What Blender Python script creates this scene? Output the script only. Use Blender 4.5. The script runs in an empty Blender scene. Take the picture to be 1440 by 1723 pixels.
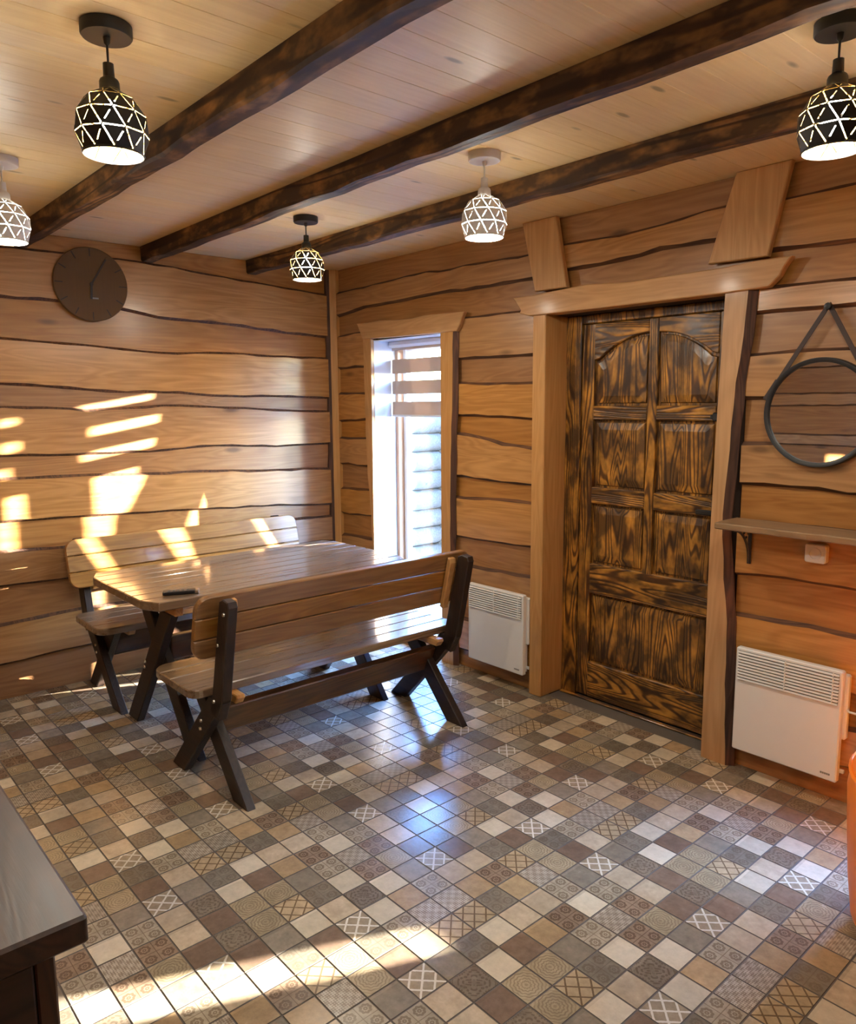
import bpy, bmesh, math, random
from mathutils import Vector, Matrix, Euler
C = bpy.context.scene.collection
S = bpy.context.scene
PI = math.pi
random.seed(7)

# ---------------------------------------------------------------- camera, world, sun, exposure
cam_d = bpy.data.cameras.new('camera')
cam = bpy.data.objects.new('camera', cam_d)
C.objects.link(cam)
cam_d.sensor_fit = 'HORIZONTAL'
cam_d.sensor_width = 36.0
cam_d.lens = 36.0 * 1282.6 / 1440.0
cam_d.clip_start = 0.05
_r, _u, _b = (0.659974, 0.751253, -0.007254), (-0.100933, 0.098229, 0.990032), (0.744477, -0.652664, 0.140655)
cam.matrix_world = Matrix(((_r[0], _u[0], _b[0], 4.5404), (_r[1], _u[1], _b[1], -3.1225), (_r[2], _u[2], _b[2], 1.5876), (0, 0, 0, 1)))
S.camera = cam

SUN = Vector((-1.0, -2.15, -0.378)).normalized()      # the way the low winter sun travels
wd = bpy.data.worlds.new('sky')
S.world = wd
wd.use_nodes = True
wt = wd.node_tree
wt.nodes.clear()
sky = wt.nodes.new('ShaderNodeTexSky')
sky.sky_type = 'NISHITA'
sky.sun_disc = False
sky.sun_elevation = math.radians(13)
sky.sun_rotation = math.atan2(-SUN.x, -SUN.y)
sky.air_density = 1.6
sky.dust_density = 0.6
sky.ozone_density = 3.0
wbg = wt.nodes.new('ShaderNodeBackground')
wbg.inputs['Strength'].default_value = 17.0
wout = wt.nodes.new('ShaderNodeOutputWorld')
wtint = wt.nodes.new('ShaderNodeMix')          # the camera's warm white balance makes skylight bluer
wtint.data_type = 'RGBA'; wtint.blend_type = 'MULTIPLY'; wtint.inputs[0].default_value = 1.0
wtint.inputs[7].default_value = (0.52, 0.78, 1.40, 1)
wt.links.new(sky.outputs[0], wtint.inputs[6])
wt.links.new(wtint.outputs[2], wbg.inputs[0])
wt.links.new(wbg.outputs[0], wout.inputs[0])

sun_d = bpy.data.lights.new('sun', 'SUN')
sun_d.energy = 120.0
sun_d.angle = math.radians(0.6)
sun_d.color = (1.0, 0.94, 0.85)
sun = bpy.data.objects.new('sun', sun_d)
C.objects.link(sun)
sun.rotation_euler = SUN.to_track_quat('-Z', 'Y').to_euler()
sun.location = (6, 8, 6)

LAMP_W = 17.0
S.view_settings.view_transform = 'Standard'
S.view_settings.look = 'None'
S.view_settings.exposure = 0.35
S.view_settings.gamma = 1.0
S.view_settings.use_curve_mapping = False
S.cycles.use_denoising = True
S.cycles.max_bounces = 10
S.cycles.diffuse_bounces = 5
S.cycles.glossy_bounces = 5
S.cycles.transparent_max_bounces = 12
S.cycles.sample_clamp_indirect = 6.0
S.cycles.caustics_reflective = False
S.cycles.caustics_refractive = False

# ---------------------------------------------------------------- shader helpers
class N:
    """one material's node tree with arithmetic on sockets"""
    def __init__(self, name):
        self.m = bpy.data.materials.new(name)
        self.m.use_nodes = True
        self.t = self.m.node_tree
        self.t.nodes.clear()
        self.out = self.t.nodes.new('ShaderNodeOutputMaterial')
    def new(self, kind, **kw):
        n = self.t.nodes.new(kind)
        for k, v in kw.items():
            setattr(n, k, v)
        return n
    def put(self, sock, v):
        if isinstance(v, bpy.types.NodeSocket):
            self.t.links.new(v, sock)
        else:
            sock.default_value = v
    def math(self, op, a, b=0.0, c=0.0):
        n = self.new('ShaderNodeMath', operation=op)
        self.put(n.inputs[0], a); self.put(n.inputs[1], b); self.put(n.inputs[2], c)
        return n.outputs[0]
    def add(self, a, b): return self.math('ADD', a, b)
    def sub(self, a, b): return self.math('SUBTRACT', a, b)
    def mul(self, a, b): return self.math('MULTIPLY', a, b)
    def coord(self, which='Object'):
        return self.new('ShaderNodeTexCoord').outputs[which]
    def rand(self):
        return self.new('ShaderNodeObjectInfo').outputs['Random']
    def pos(self):
        return self.new('ShaderNodeNewGeometry').outputs['Position']
    def vscale(self, v, sc, off=None):
        n = self.new('ShaderNodeVectorMath', operation='MULTIPLY')
        self.put(n.inputs[0], v); n.inputs[1].default_value = sc
        if off is None: return n.outputs[0]
        c = self.new('ShaderNodeCombineXYZ')
        for i in range(3): self.put(c.inputs[i], self.mul(off, (37.0, 53.0, 71.0)[i]))
        a = self.new('ShaderNodeVectorMath', operation='ADD')
        self.put(a.inputs[0], n.outputs[0]); self.put(a.inputs[1], c.outputs[0])
        return a.outputs[0]
    def noise(self, v, scale, detail=3.0, rough=0.5, dist=0.0):
        n = self.new('ShaderNodeTexNoise')
        self.put(n.inputs['Vector'], v)
        n.inputs['Scale'].default_value = scale
        n.inputs['Detail'].default_value = detail
        n.inputs['Roughness'].default_value = rough
        n.inputs['Distortion'].default_value = dist
        return n.outputs['Fac']
    def ramp(self, f, stops):
        n = self.new('ShaderNodeValToRGB')
        self.put(n.inputs[0], f)
        e = n.color_ramp.elements
        while len(e) < len(stops): e.new(0.5)
        for i, (p, c) in enumerate(stops):
            e[i].position = p
            e[i].color = (c, c, c, 1) if isinstance(c, (int, float)) else (*c, 1)
        return n.outputs[0]
    def mix(self, f, a, b, mode='MIX'):
        n = self.new('ShaderNodeMix', data_type='RGBA', blend_type=mode)
        self.put(n.inputs[0], f)
        for s, v in ((n.inputs[6], a), (n.inputs[7], b)):
            self.put(s, v if isinstance(v, bpy.types.NodeSocket) else (*v, 1))
        return n.outputs[2]
    def bsdf(self, color, rough=0.5, bump=None, bump_d=0.002, metal=0.0, coat=0.0, spec=0.5, emit=None, emit_s=0.0, coat_rough=0.15):
        b = self.new('ShaderNodeBsdfPrincipled')
        self.put(b.inputs['Base Color'], color if isinstance(color, bpy.types.NodeSocket) else (*color, 1))
        self.put(b.inputs['Roughness'], rough)
        b.inputs['Metallic'].default_value = metal
        b.inputs['Coat Weight'].default_value = coat
        b.inputs['Coat Roughness'].default_value = coat_rough
        b.inputs['Specular IOR Level'].default_value = spec
        if emit is not None:
            b.inputs['Emission Color'].default_value = (*emit, 1)
            b.inputs['Emission Strength'].default_value = emit_s
        if bump is not None:
            bn = self.new('ShaderNodeBump')
            bn.inputs['Distance'].default_value = bump_d
            bn.inputs['Strength'].default_value = 1.0
            self.put(bn.inputs['Height'], bump)
            self.t.links.new(bn.outputs[0], b.inputs['Normal'])
        self.t.links.new(b.outputs[0], self.out.inputs[0])
        return b

def plain(name, color, rough=0.5, metal=0.0, coat=0.0, var=0.08, scale=20.0, emit=None, emit_s=0.0):
    n = N(name)
    f = n.noise(n.coord(), scale, 3.0)
    c = n.mix(f, tuple(x * (1 - var) for x in color), tuple(min(1, x * (1 + var)) for x in color))
    n.bsdf(c, rough, metal=metal, coat=coat, emit=emit, emit_s=emit_s)
    return n.m

def wood(name, light, dark, axis='X', rough=0.45, coat=0.0, vary=0.25, knots=True, grain=0.5, fine=1.0, coat_rough=0.15, kn=(0.75, 0.035, 0.10)):
    """sawn board: fine streaks, wandering growth figure, a knot here and there; each board has its own offset"""
    n = N(name)
    r = n.rand()
    a = {'X': 0, 'Y': 1, 'Z': 2}[axis]
    def sc(al, ac):
        v = [ac, ac, ac]; v[a] = al
        return tuple(v)
    co = n.coord()
    v1 = n.vscale(co, sc(1.2, 26.0), r)
    v2 = n.vscale(co, sc(0.55, 5.0), r)
    v3 = n.vscale(co, sc(2.2, 7.0), r)
    streak = n.noise(v1, 2.2 * fine, 5.0, 0.6)
    field = n.noise(v2, 1.6, 2.0, 0.5, 0.6)
    fig = n.math('SINE', n.mul(field, 70.0))
    fig = n.add(n.mul(fig, 0.5), 0.5)
    f = n.add(n.mul(streak, 0.62), n.mul(fig, 0.38 * grain))
    c = n.mix(n.ramp(f, [(0.25, 0.0), (0.62, 1.0)]), dark, light)
    if knots:
        vor = n.new('ShaderNodeTexVoronoi')
        n.put(vor.inputs['Vector'], v3)
        vor.inputs['Scale'].default_value = kn[0]
        k = n.ramp(vor.outputs['Distance'], [(kn[1], 1.0), (kn[2], 0.0)])
        c = n.mix(n.mul(k, 0.75), c, tuple(x * 0.28 for x in dark))
    blotch = n.noise(n.vscale(co, sc(0.9, 2.5), r), 1.5, 2.0)
    hs = n.new('ShaderNodeHueSaturation')
    n.put(hs.inputs['Color'], c)
    n.put(hs.inputs['Value'], n.add(n.add(1.0 - vary * 0.75, n.mul(r, vary)), n.mul(blotch, vary)))
    n.put(hs.inputs['Saturation'], n.add(0.92, n.mul(r, 0.14)))
    n.bsdf(hs.outputs[0], n.add(rough - 0.06, n.mul(streak, 0.14)), bump=f, bump_d=0.0006, coat=coat, coat_rough=coat_rough)
    return n.m

def burnt(name, gold, brown, char, axis='Z', amount=0.5, rough=0.35, lines=95.0, coat=0.3, face='Y'):
    """torched and brushed softwood: dark growth lines, gold between them, scorched in clouds"""
    n = N(name)
    r = n.rand()
    a = {'X': 0, 'Y': 1, 'Z': 2}[axis]
    def sc(al, ac):
        v = [ac, ac, ac]; v[a] = al
        return tuple(v)
    co = n.coord()
    v = n.vscale(co, sc(0.8, 9.0), r)
    field = n.noise(v, 1.1, 1.0, 0.4, 0.2)
    ln = n.add(n.mul(n.math('SINE', n.mul(field, lines)), 0.5), 0.5)
    streak = n.noise(n.vscale(co, sc(2.0, 40.0), r), 2.0, 4.0, 0.6)
    cloud = n.noise(n.vscale(co, sc(4.0, 8.0), r), 1.5, 3.5, 0.62)
    cl = n.ramp(cloud, [(0.60 - 0.34 * amount, 0.0), (0.88 - 0.34 * amount, 1.0)])
    c = n.mix(n.ramp(n.add(n.mul(ln, 0.65), n.mul(streak, 0.5)), [(0.3, 0.0), (0.62, 1.0)]), brown, gold)
    thin = n.ramp(ln, [(0.05, 1.0), (0.32, 0.0)])
    c = n.mix(n.mul(thin, 0.62), c, char)
    c = n.mix(n.mul(n.sub(1.0, cl), 0.86), c, char)
    n.bsdf(c, rough, bump=n.mul(ln, 1.0), bump_d=0.0012, coat=coat, spec=0.5 if coat else 0.2)
    return n.m

# ---------------------------------------------------------------- materials
M = {}
WL, WD = (0.475, 0.243, 0.078), (0.315, 0.142, 0.038)
for ax in 'XYZ':
    M['board' + ax] = wood('oak_board_' + ax.lower(), WL, WD, ax, 0.36, coat=0.75, vary=0.20, coat_rough=0.22, grain=0.42, kn=(0.8, 0.05, 0.13))
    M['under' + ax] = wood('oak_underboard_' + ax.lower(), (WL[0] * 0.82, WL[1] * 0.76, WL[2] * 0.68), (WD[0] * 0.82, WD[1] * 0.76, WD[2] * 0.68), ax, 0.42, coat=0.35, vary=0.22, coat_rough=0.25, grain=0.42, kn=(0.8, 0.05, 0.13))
    M['rail' + ax] = wood('scuffed_rail_' + ax.lower(), (0.13, 0.055, 0.02), (0.04, 0.017, 0.008), ax, 0.3, coat=0.4, vary=0.2)
    M['casing' + ax] = wood('casing_board_' + ax.lower(), (0.54, 0.305, 0.125), (0.40, 0.205, 0.070), ax, 0.5, coat=0.08, vary=0.12, grain=0.35)
    M['slat' + ax] = wood('varnished_pine_' + ax.lower(), (0.35, 0.172, 0.046), (0.20, 0.085, 0.018), ax, 0.30, coat=0.7, vary=0.14, coat_rough=0.10, grain=0.4)
    M['top' + ax] = wood('worn_sheen_greyed_pine_' + ax.lower(), (0.26, 0.17, 0.095), (0.15, 0.09, 0.048), ax, 0.28, coat=1.0, vary=0.14, coat_rough=0.09, grain=0.4)  # worn grey pine; part of the grey stands in for window sheen
    M['dark' + ax] = wood('dark_stained_wood_' + ax.lower(), (0.032, 0.015, 0.008), (0.013, 0.006, 0.004), ax, 0.5, coat=0.05, vary=0.2, knots=False)
    M['pale' + ax] = wood('pale_pine_' + ax.lower(), (0.62, 0.33, 0.10), (0.44, 0.2, 0.05), ax, 0.38, coat=0.3, vary=0.1)
    M['walnut' + ax] = wood('walnut_board_' + ax.lower(), (0.075, 0.031, 0.012), (0.03, 0.012, 0.005), ax, 0.42, coat=0.2, vary=0.2, knots=False, coat_rough=0.3)
    M['burnt' + ax] = burnt('burnt_pine_' + ax.lower(), (0.62, 0.28, 0.040), (0.24, 0.088, 0.013), (0.020, 0.009, 0.005), ax, 0.50, lines=120.0, coat=0.15, rough=0.4)
    M['beam' + ax] = burnt('scorched_beam_' + ax.lower(), (0.32, 0.155, 0.05), (0.17, 0.075, 0.023), (0.020, 0.010, 0.007), ax, 0.42, lines=45.0, coat=0.0, rough=0.6)
M['ceiling'] = wood('ceiling_spruce', (0.82, 0.62, 0.31), (0.72, 0.51, 0.235), 'Y', 0.5, coat=0.18, vary=0.06, grain=0.25, coat_rough=0.35, kn=(1.3, 0.06, 0.12))
M['bark'] = wood('bark_edge', (0.15, 0.064, 0.025), (0.045, 0.018, 0.009), 'X', 0.7, vary=0.3, knots=False)
M['barkZ'] = wood('bark_edge_upright', (0.115, 0.045, 0.022), (0.035, 0.014, 0.008), 'Z', 0.7, vary=0.3, knots=False)
M['gap'] = plain('dark_backing', (0.03, 0.014, 0.007), 0.8)
M['black'] = plain('black_painted_metal', (0.012, 0.012, 0.013), 0.45)
M['blackplastic'] = plain('black_plastic', (0.012, 0.012, 0.014), 0.3)
M['white'] = plain('white_enamel', (0.80, 0.78, 0.74), 0.35, var=0.02)
M['whitemetal'] = plain('white_painted_metal', (0.78, 0.76, 0.72), 0.4, var=0.02)
M['slot'] = plain('slot_shade_and_button_grey', (0.10, 0.11, 0.11), 0.7)  # shade between heater louvres put into the colour; also the remote's buttons
M['steel'] = plain('bright_steel', (0.75, 0.74, 0.70), 0.25, metal=1.0)
M['grey'] = plain('grey_print', (0.25, 0.24, 0.22), 0.5)
M['clock'] = wood('dark_clock_face', (0.13, 0.070, 0.024), (0.108, 0.056, 0.018), 'Z', 0.85, vary=0.05, knots=False, grain=0.1)
M['clockdark'] = plain('clock_marks', (0.018, 0.008, 0.003), 0.5)
M['strap'] = plain('dark_leather', (0.03, 0.014, 0.010), 0.55)
M['orange'] = plain('orange_vinyl', (0.95, 0.22, 0.01), 0.4)
M['red'] = plain('dark_red_vinyl', (0.35, 0.02, 0.01), 0.4)
M['pvc'] = plain('white_pvc', (0.75, 0.77, 0.80), 0.35, var=0.02)
M['framewood'] = wood('window_frame_wood', (0.55, 0.30, 0.15), (0.4, 0.2, 0.09), 'Z', 0.4, vary=0.05, knots=False)
M['snow'] = plain('packed_snow', (0.50, 0.53, 0.58), 0.8, var=0.06, scale=2.0)
M['log'] = wood('outdoor_log', (0.24, 0.185, 0.125), (0.15, 0.11, 0.07), 'X', 0.6, vary=0.2)
M['logend'] = plain('sawn_log_end', (0.30, 0.21, 0.12), 0.7, var=0.2, scale=30)
M['weathered'] = wood('weathered_post', (0.30, 0.25, 0.19), (0.18, 0.14, 0.10), 'Z', 0.7, vary=0.2)
n = N('mirror_silver'); n.bsdf((0.78, 0.81, 0.85), 0.015, metal=1.0); M['mirror'] = n.m
n = N('window_glass')
tr = n.new('ShaderNodeBsdfTransparent'); gl = n.new('ShaderNodeBsdfGlossy'); gl.inputs['Roughness'].default_value = 0.02
fr = n.new('ShaderNodeLayerWeight'); fr.inputs[0].default_value = 0.5
fw_ = n.add(0.04, n.mul(n.math('POWER', fr.outputs['Facing'], 5.0), 0.8))
mx = n.new('ShaderNodeMixShader')
n.t.links.new(fw_, mx.inputs[0]); n.t.links.new(tr.outputs[0], mx.inputs[1]); n.t.links.new(gl.outputs[0], mx.inputs[2]); n.t.links.new(mx.outputs[0], n.out.inputs[0])
M['glass'] = n.m
n = N('blind_fabric')
df = n.new('ShaderNodeBsdfDiffuse'); df.inputs[0].default_value = (0.50, 0.40, 0.33, 1)
tl = n.new('ShaderNodeBsdfTranslucent'); tl.inputs[0].default_value = (0.55, 0.42, 0.34, 1)
mx = n.new('ShaderNodeMixShader'); mx.inputs[0].default_value = 0.10
n.t.links.new(df.outputs[0], mx.inputs[1]); n.t.links.new(tl.outputs[0], mx.inputs[2]); n.t.links.new(mx.outputs[0], n.out.inputs[0])
M['blind'] = n.m
n = N('glowing_bulb'); n.bsdf((0.9, 0.9, 0.9), 0.4, emit=(1.0, 0.96, 0.86), emit_s=30.0); M['bulb'] = n.m
M['liner_gold'] = plain('pale_gold_liner', (0.9, 0.62, 0.2), 0.4, var=0.02)
M['liner_white'] = plain('white_liner', (0.93, 0.94, 0.94), 0.4, var=0.02)

# tiles: eleven printed kinds, all drawn on each tile's own UV square
def tile_mat(kind):
    n = N('tile_' + kind)
    uv = n.new('ShaderNodeUVMap').outputs[0]
    sp = n.new('ShaderNodeSeparateXYZ'); n.put(sp.inputs[0], uv)
    u, v = sp.outputs[0], sp.outputs[1]
    P = n.pos()
    cell = n.new('ShaderNodeVectorMath', operation='SNAP'); n.put(cell.inputs[0], P); cell.inputs[1].default_value = (0.1015, 0.1015, 1.0)
    wn = n.new('ShaderNodeTexWhiteNoise'); n.put(wn.inputs['Vector'], cell.outputs[0])
    rnd = wn.outputs['Value']
    mott = n.noise(P, 24.0, 4.0, 0.65)
    mott2 = n.noise(P, 70.0, 3.0, 0.6)
    CR, TAN, BR, GR, DK = (0.56, 0.44, 0.29), (0.44, 0.305, 0.165), (0.215, 0.145, 0.098), (0.28, 0.232, 0.168), (0.125, 0.082, 0.048)
    def mot(c, k=0.34):
        f = n.ramp(n.add(n.mul(mott, 0.7), n.mul(mott2, 0.3)), [(0.3, 0.0), (0.7, 1.0)])
        return n.mix(f, tuple(x * (1 - k) for x in c), tuple(x * (1 + k * 0.35) for x in c))
    def lattice(w):
        s = n.add(n.mul(n.add(u, v), 2.0), 0.5); d = n.add(n.mul(n.sub(u, v), 2.0), 0.5)
        a = n.math('ABSOLUTE', n.sub(n.math('FRACT', s), 0.5)); b = n.math('ABSOLUTE', n.sub(n.math('FRACT', n.add(d, 4.0)), 0.5))
        m = n.math('MINIMUM', a, b)
        wear = n.add(w, n.mul(n.sub(mott2, 0.5), 0.09))
        return n.math('LESS_THAN', m, wear)
    def radial(cx, cy, uu, vv):
        dx, dy = n.sub(uu, cx), n.sub(vv, cy)
        return n.math('SQRT', n.add(n.mul(dx, dx), n.mul(dy, dy))), n.math('ARCTAN2', dy, dx)
    def circles():
        uu, vv = n.math('FRACT', n.mul(u, 2.0)), n.math('FRACT', n.mul(v, 2.0))
        r_, t_ = radial(0.5, 0.5, uu, vv)
        pet = n.mul(n.math('SINE', n.mul(t_, 8.0)), 0.025)
        ring = n.math('LESS_THAN', n.math('ABSOLUTE', n.sub(n.add(r_, pet), 0.27)), 0.075)
        dot = n.math('LESS_THAN', n.math('ABSOLUTE', n.sub(r_, 0.08)), 0.04)
        cross = n.math('LESS_THAN', n.math('MINIMUM', n.math('ABSOLUTE', n.sub(u, 0.5)), n.math('ABSOLUTE', n.sub(v, 0.5))), 0.012)
        return n.math('MAXIMUM', n.math('MAXIMUM', ring, dot), cross)
    def medal():
        r_, t_ = radial(0.5, 0.5, u, v)
        w = n.math('SINE', n.add(n.mul(r_, 62.0), n.mul(n.math('SINE', n.mul(t_, 12.0)), 0.9)))
        m = n.math('GREATER_THAN', w, 0.35)
        corner = n.math('GREATER_THAN', r_, 0.47)
        return n.mul(m, n.sub(1.0, n.mul(corner, 0.4)))
    def weave():
        a = n.mul(n.math('SINE', n.mul(n.add(u, v), 44.0)), n.math('SINE', n.mul(n.sub(u, v), 44.0)))
        b = n.mul(n.math('SINE', n.mul(u, 19.0)), n.math('SINE', n.mul(v, 19.0)))
        return n.math('GREATER_THAN', n.add(n.add(a, n.mul(b, 0.6)), n.mul(n.sub(mott2, 0.5), 1.2)), 0.0)
    def ornate():
        r_, t_ = radial(0.5, 0.5, u, v)
        a = n.math('SINE', n.add(n.mul(n.math('COSINE', n.mul(t_, 4.0)), 3.0), n.mul(r_, 38.0)))
        b = n.math('SINE', n.mul(n.mul(n.sub(u, 0.5), n.sub(v, 0.5)), 160.0))
        return n.math('GREATER_THAN', n.add(a, n.mul(b, 0.7)), 0.35)
    if kind == 'cream': c = mot((0.62, 0.525, 0.375), 0.2)
    elif kind == 'tan': c = mot(TAN)
    elif kind == 'sand': c = mot((0.52, 0.41, 0.275), 0.3)
    elif kind == 'brown': c = mot(BR, 0.3)
    elif kind == 'taupe': c = mot(GR, 0.35)
    elif kind == 'white_lattice': c = n.mix(n.mul(lattice(0.085), 0.9), mot((0.36, 0.285, 0.19)), (0.72, 0.66, 0.54))
    elif kind == 'dark_lattice': c = n.mix(n.mul(lattice(0.07), 0.85), mot((0.47, 0.35, 0.205)), (0.12, 0.075, 0.04))
    elif kind == 'dark_circles': c = n.mix(n.mul(circles(), 0.75), mot((0.29, 0.205, 0.135)), (0.105, 0.065, 0.042))
    elif kind == 'pale_circles': c = n.mix(n.mul(circles(), 0.7), mot((0.44, 0.37, 0.26)), (0.17, 0.12, 0.075))
    elif kind == 'grey_circles': c = n.mix(n.mul(circles(), 0.45), mot((0.22, 0.185, 0.135)), (0.12, 0.09, 0.06))
    elif kind == 'medallion': c = n.mix(n.mul(medal(), 0.6), mot((0.41, 0.325, 0.20)), (0.19, 0.14, 0.085))
    elif kind == 'weave': c = n.mix(n.mul(weave(), 0.75), mot((0.48, 0.41, 0.31)), (0.185, 0.14, 0.10))
    else: c = n.mix(n.mul(ornate(), 0.6), mot((0.235, 0.185, 0.13)), (0.10, 0.072, 0.048))
    hs = n.new('ShaderNodeHueSaturation')
    n.put(hs.inputs['Color'], c); n.put(hs.inputs['Value'], n.add(0.86, n.mul(rnd, 0.26)))
    n.bsdf(hs.outputs[0], n.add(0.16, n.mul(mott, 0.16)), bump=mott2, bump_d=0.0003, spec=0.5)
    return n.m
KINDS = ['cream', 'sand', 'tan', 'brown', 'taupe', 'white_lattice', 'dark_lattice', 'dark_circles', 'pale_circles', 'grey_circles', 'medallion', 'weave', 'ornate']
TM = {k: tile_mat(k) for k in KINDS}
M['grout'] = plain('dark_grout', (0.12, 0.10, 0.082), 0.85)

# ---------------------------------------------------------------- geometry helpers
def link(name, me, parent=None, mats=(), loc=None, rot=None):
    o = bpy.data.objects.new(name, me)
    for m in mats:
        if me is not None and len(me.materials) < len(mats): me.materials.append(m)
    C.objects.link(o)
    if parent is not None: o.parent = parent
    if loc is not None: o.location = loc
    if rot is not None: o.rotation_euler = rot
    return o
def obj(name, bm, mats, parent=None, smooth=False, loc=None, rot=None):
    if not isinstance(mats, (list, tuple)): mats = [mats]
    bmesh.ops.recalc_face_normals(bm, faces=bm.faces[:])
    me = bpy.data.meshes.new(name)
    bm.to_mesh(me); bm.free()
    if smooth:
        for f in me.polygons: f.use_smooth = True
        try: me.set_sharp_from_angle(angle=math.radians(38))
        except Exception: pass
    return link(name, me, parent, mats, loc, rot)
def empty(name, label=None, cat=None, loc=(0, 0, 0), rz=0.0, group=None, kind=None):
    o = bpy.data.objects.new(name, None)
    o.empty_display_size = 0.1
    C.objects.link(o)
    o.location = loc; o.rotation_euler = (0, 0, rz)
    return tag(o, label, cat, group, kind)
def tag(o, label=None, cat=None, group=None, kind=None):
    if label: o['label'] = label
    if cat: o['category'] = cat
    if group: o['group'] = group
    if kind: o['kind'] = kind
    return o
def box(bm, lo, hi, mat=0, bev=0.0, M4=None):
    v = [bm.verts.new((x, y, z)) for x in (lo[0], hi[0]) for y in (lo[1], hi[1]) for z in (lo[2], hi[2])]
    q = [(0, 1, 3, 2), (4, 6, 7, 5), (0, 4, 5, 1), (2, 3, 7, 6), (0, 2, 6, 4), (1, 5, 7, 3)]
    fs = [bm.faces.new([v[i] for i in f]) for f in q]
    for f in fs: f.material_index = mat
    bmesh.ops.recalc_face_normals(bm, faces=fs)
    if bev > 0:
        es = list({e for f in fs for e in f.edges})
        r = bmesh.ops.bevel(bm, geom=es, offset=bev, segments=1, affect='EDGES')
        for f in r['faces']: f.material_index = mat
        v = list({w for f in r['faces'] for w in f.verts})
    if M4 is not None: bmesh.ops.transform(bm, matrix=M4, verts=v)
    return v
def prism(bm, poly, lo, hi, plane='XZ', bev=0.0, mat=0, side=None):
    """polygon drawn in a plane, given thickness lo..hi along the third axis"""
    def P(a, b, c):
        return {'XZ': (a, c, b), 'YZ': (c, a, b), 'XY': (a, b, c)}[plane]
    A = [bm.verts.new(P(a, b, lo)) for a, b in poly]
    B = [bm.verts.new(P(a, b, hi)) for a, b in poly]
    k = len(poly)
    fs = [bm.faces.new(A), bm.faces.new(B[::-1])]
    for f in fs: f.material_index = mat
    for i in range(k):
        f = bm.faces.new([A[i], B[i], B[(i + 1) % k], A[(i + 1) % k]])
        f.material_index = mat if side is None else side
        fs.append(f)
    bmesh.ops.recalc_face_normals(bm, faces=fs)
    if bev > 0:
        es = [e for e in {e for f in fs[:2] for e in f.edges}]
        bmesh.ops.bevel(bm, geom=es, offset=bev, segments=1, affect='EDGES')
    return fs
def lathe(bm, prof, seg=24, c=(0, 0, 0), mat=0, axis='Z', close=False):
    rings = []
    for r, z in prof:
        ring = []
        for i in range(seg):
            t = 2 * PI * i / seg
            a, b = r * math.cos(t), r * math.sin(t)
            p = {'Z': (a, b, z), 'Y': (a, z, b), 'X': (z, a, b)}[axis]
            ring.append(bm.verts.new((p[0] + c[0], p[1] + c[1], p[2] + c[2])))
        rings.append(ring)
    for k in range(len(rings) - 1):
        for i in range(seg):
            j = (i + 1) % seg
            bm.faces.new([rings[k][i], rings[k][j], rings[k + 1][j], rings[k + 1][i]]).material_index = mat
    if close:
        for ring in (rings[0], rings[-1]):
            bm.faces.new(ring).material_index = mat
def tube(bm, pts, r, seg=8, mat=0, closed=False):
    pts = [Vector(p) for p in pts]
    rings = []
    k = len(pts)
    up = Vector((0.13, 0.21, 0.97)).normalized()
    for i, p in enumerate(pts):
        if closed: d = (pts[(i + 1) % k] - pts[i - 1]).normalized()
        else: d = (pts[min(i + 1, k - 1)] - pts[max(i - 1, 0)]).normalized()
        a = d.cross(up).normalized(); b = d.cross(a).normalized()
        rings.append([bm.verts.new(p + a * r * math.cos(2 * PI * j / seg) + b * r * math.sin(2 * PI * j / seg)) for j in range(seg)])
    for i in range(k if closed else k - 1):
        A, B = rings[i], rings[(i + 1) % k]
        for j in range(seg):
            bm.faces.new([A[j], A[(j + 1) % seg], B[(j + 1) % seg], B[j]]).material_index = mat
    if not closed:
        bm.faces.new(rings[0]).material_index = mat; bm.faces.new(rings[-1][::-1]).material_index = mat
def dup(root, loc=None, rz=None):
    c = root.copy(); C.objects.link(c)
    if loc is not None: c.location = loc
    if rz is not None: c.rotation_euler = (0, 0, rz)
    for ch in list(root.children):
        d = ch.copy(); C.objects.link(d); d.parent = c
        for g in list(ch.children):
            e = g.copy(); C.objects.link(e); e.parent = d
    return c
def interp(line, u):
    if u <= line[0][0]: return line[0][1]
    for (a, z), (b, w) in zip(line, line[1:]):
        if u <= b: return z + (w - z) * (u - a) / max(1e-6, b - a)
    return line[-1][1]

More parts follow.
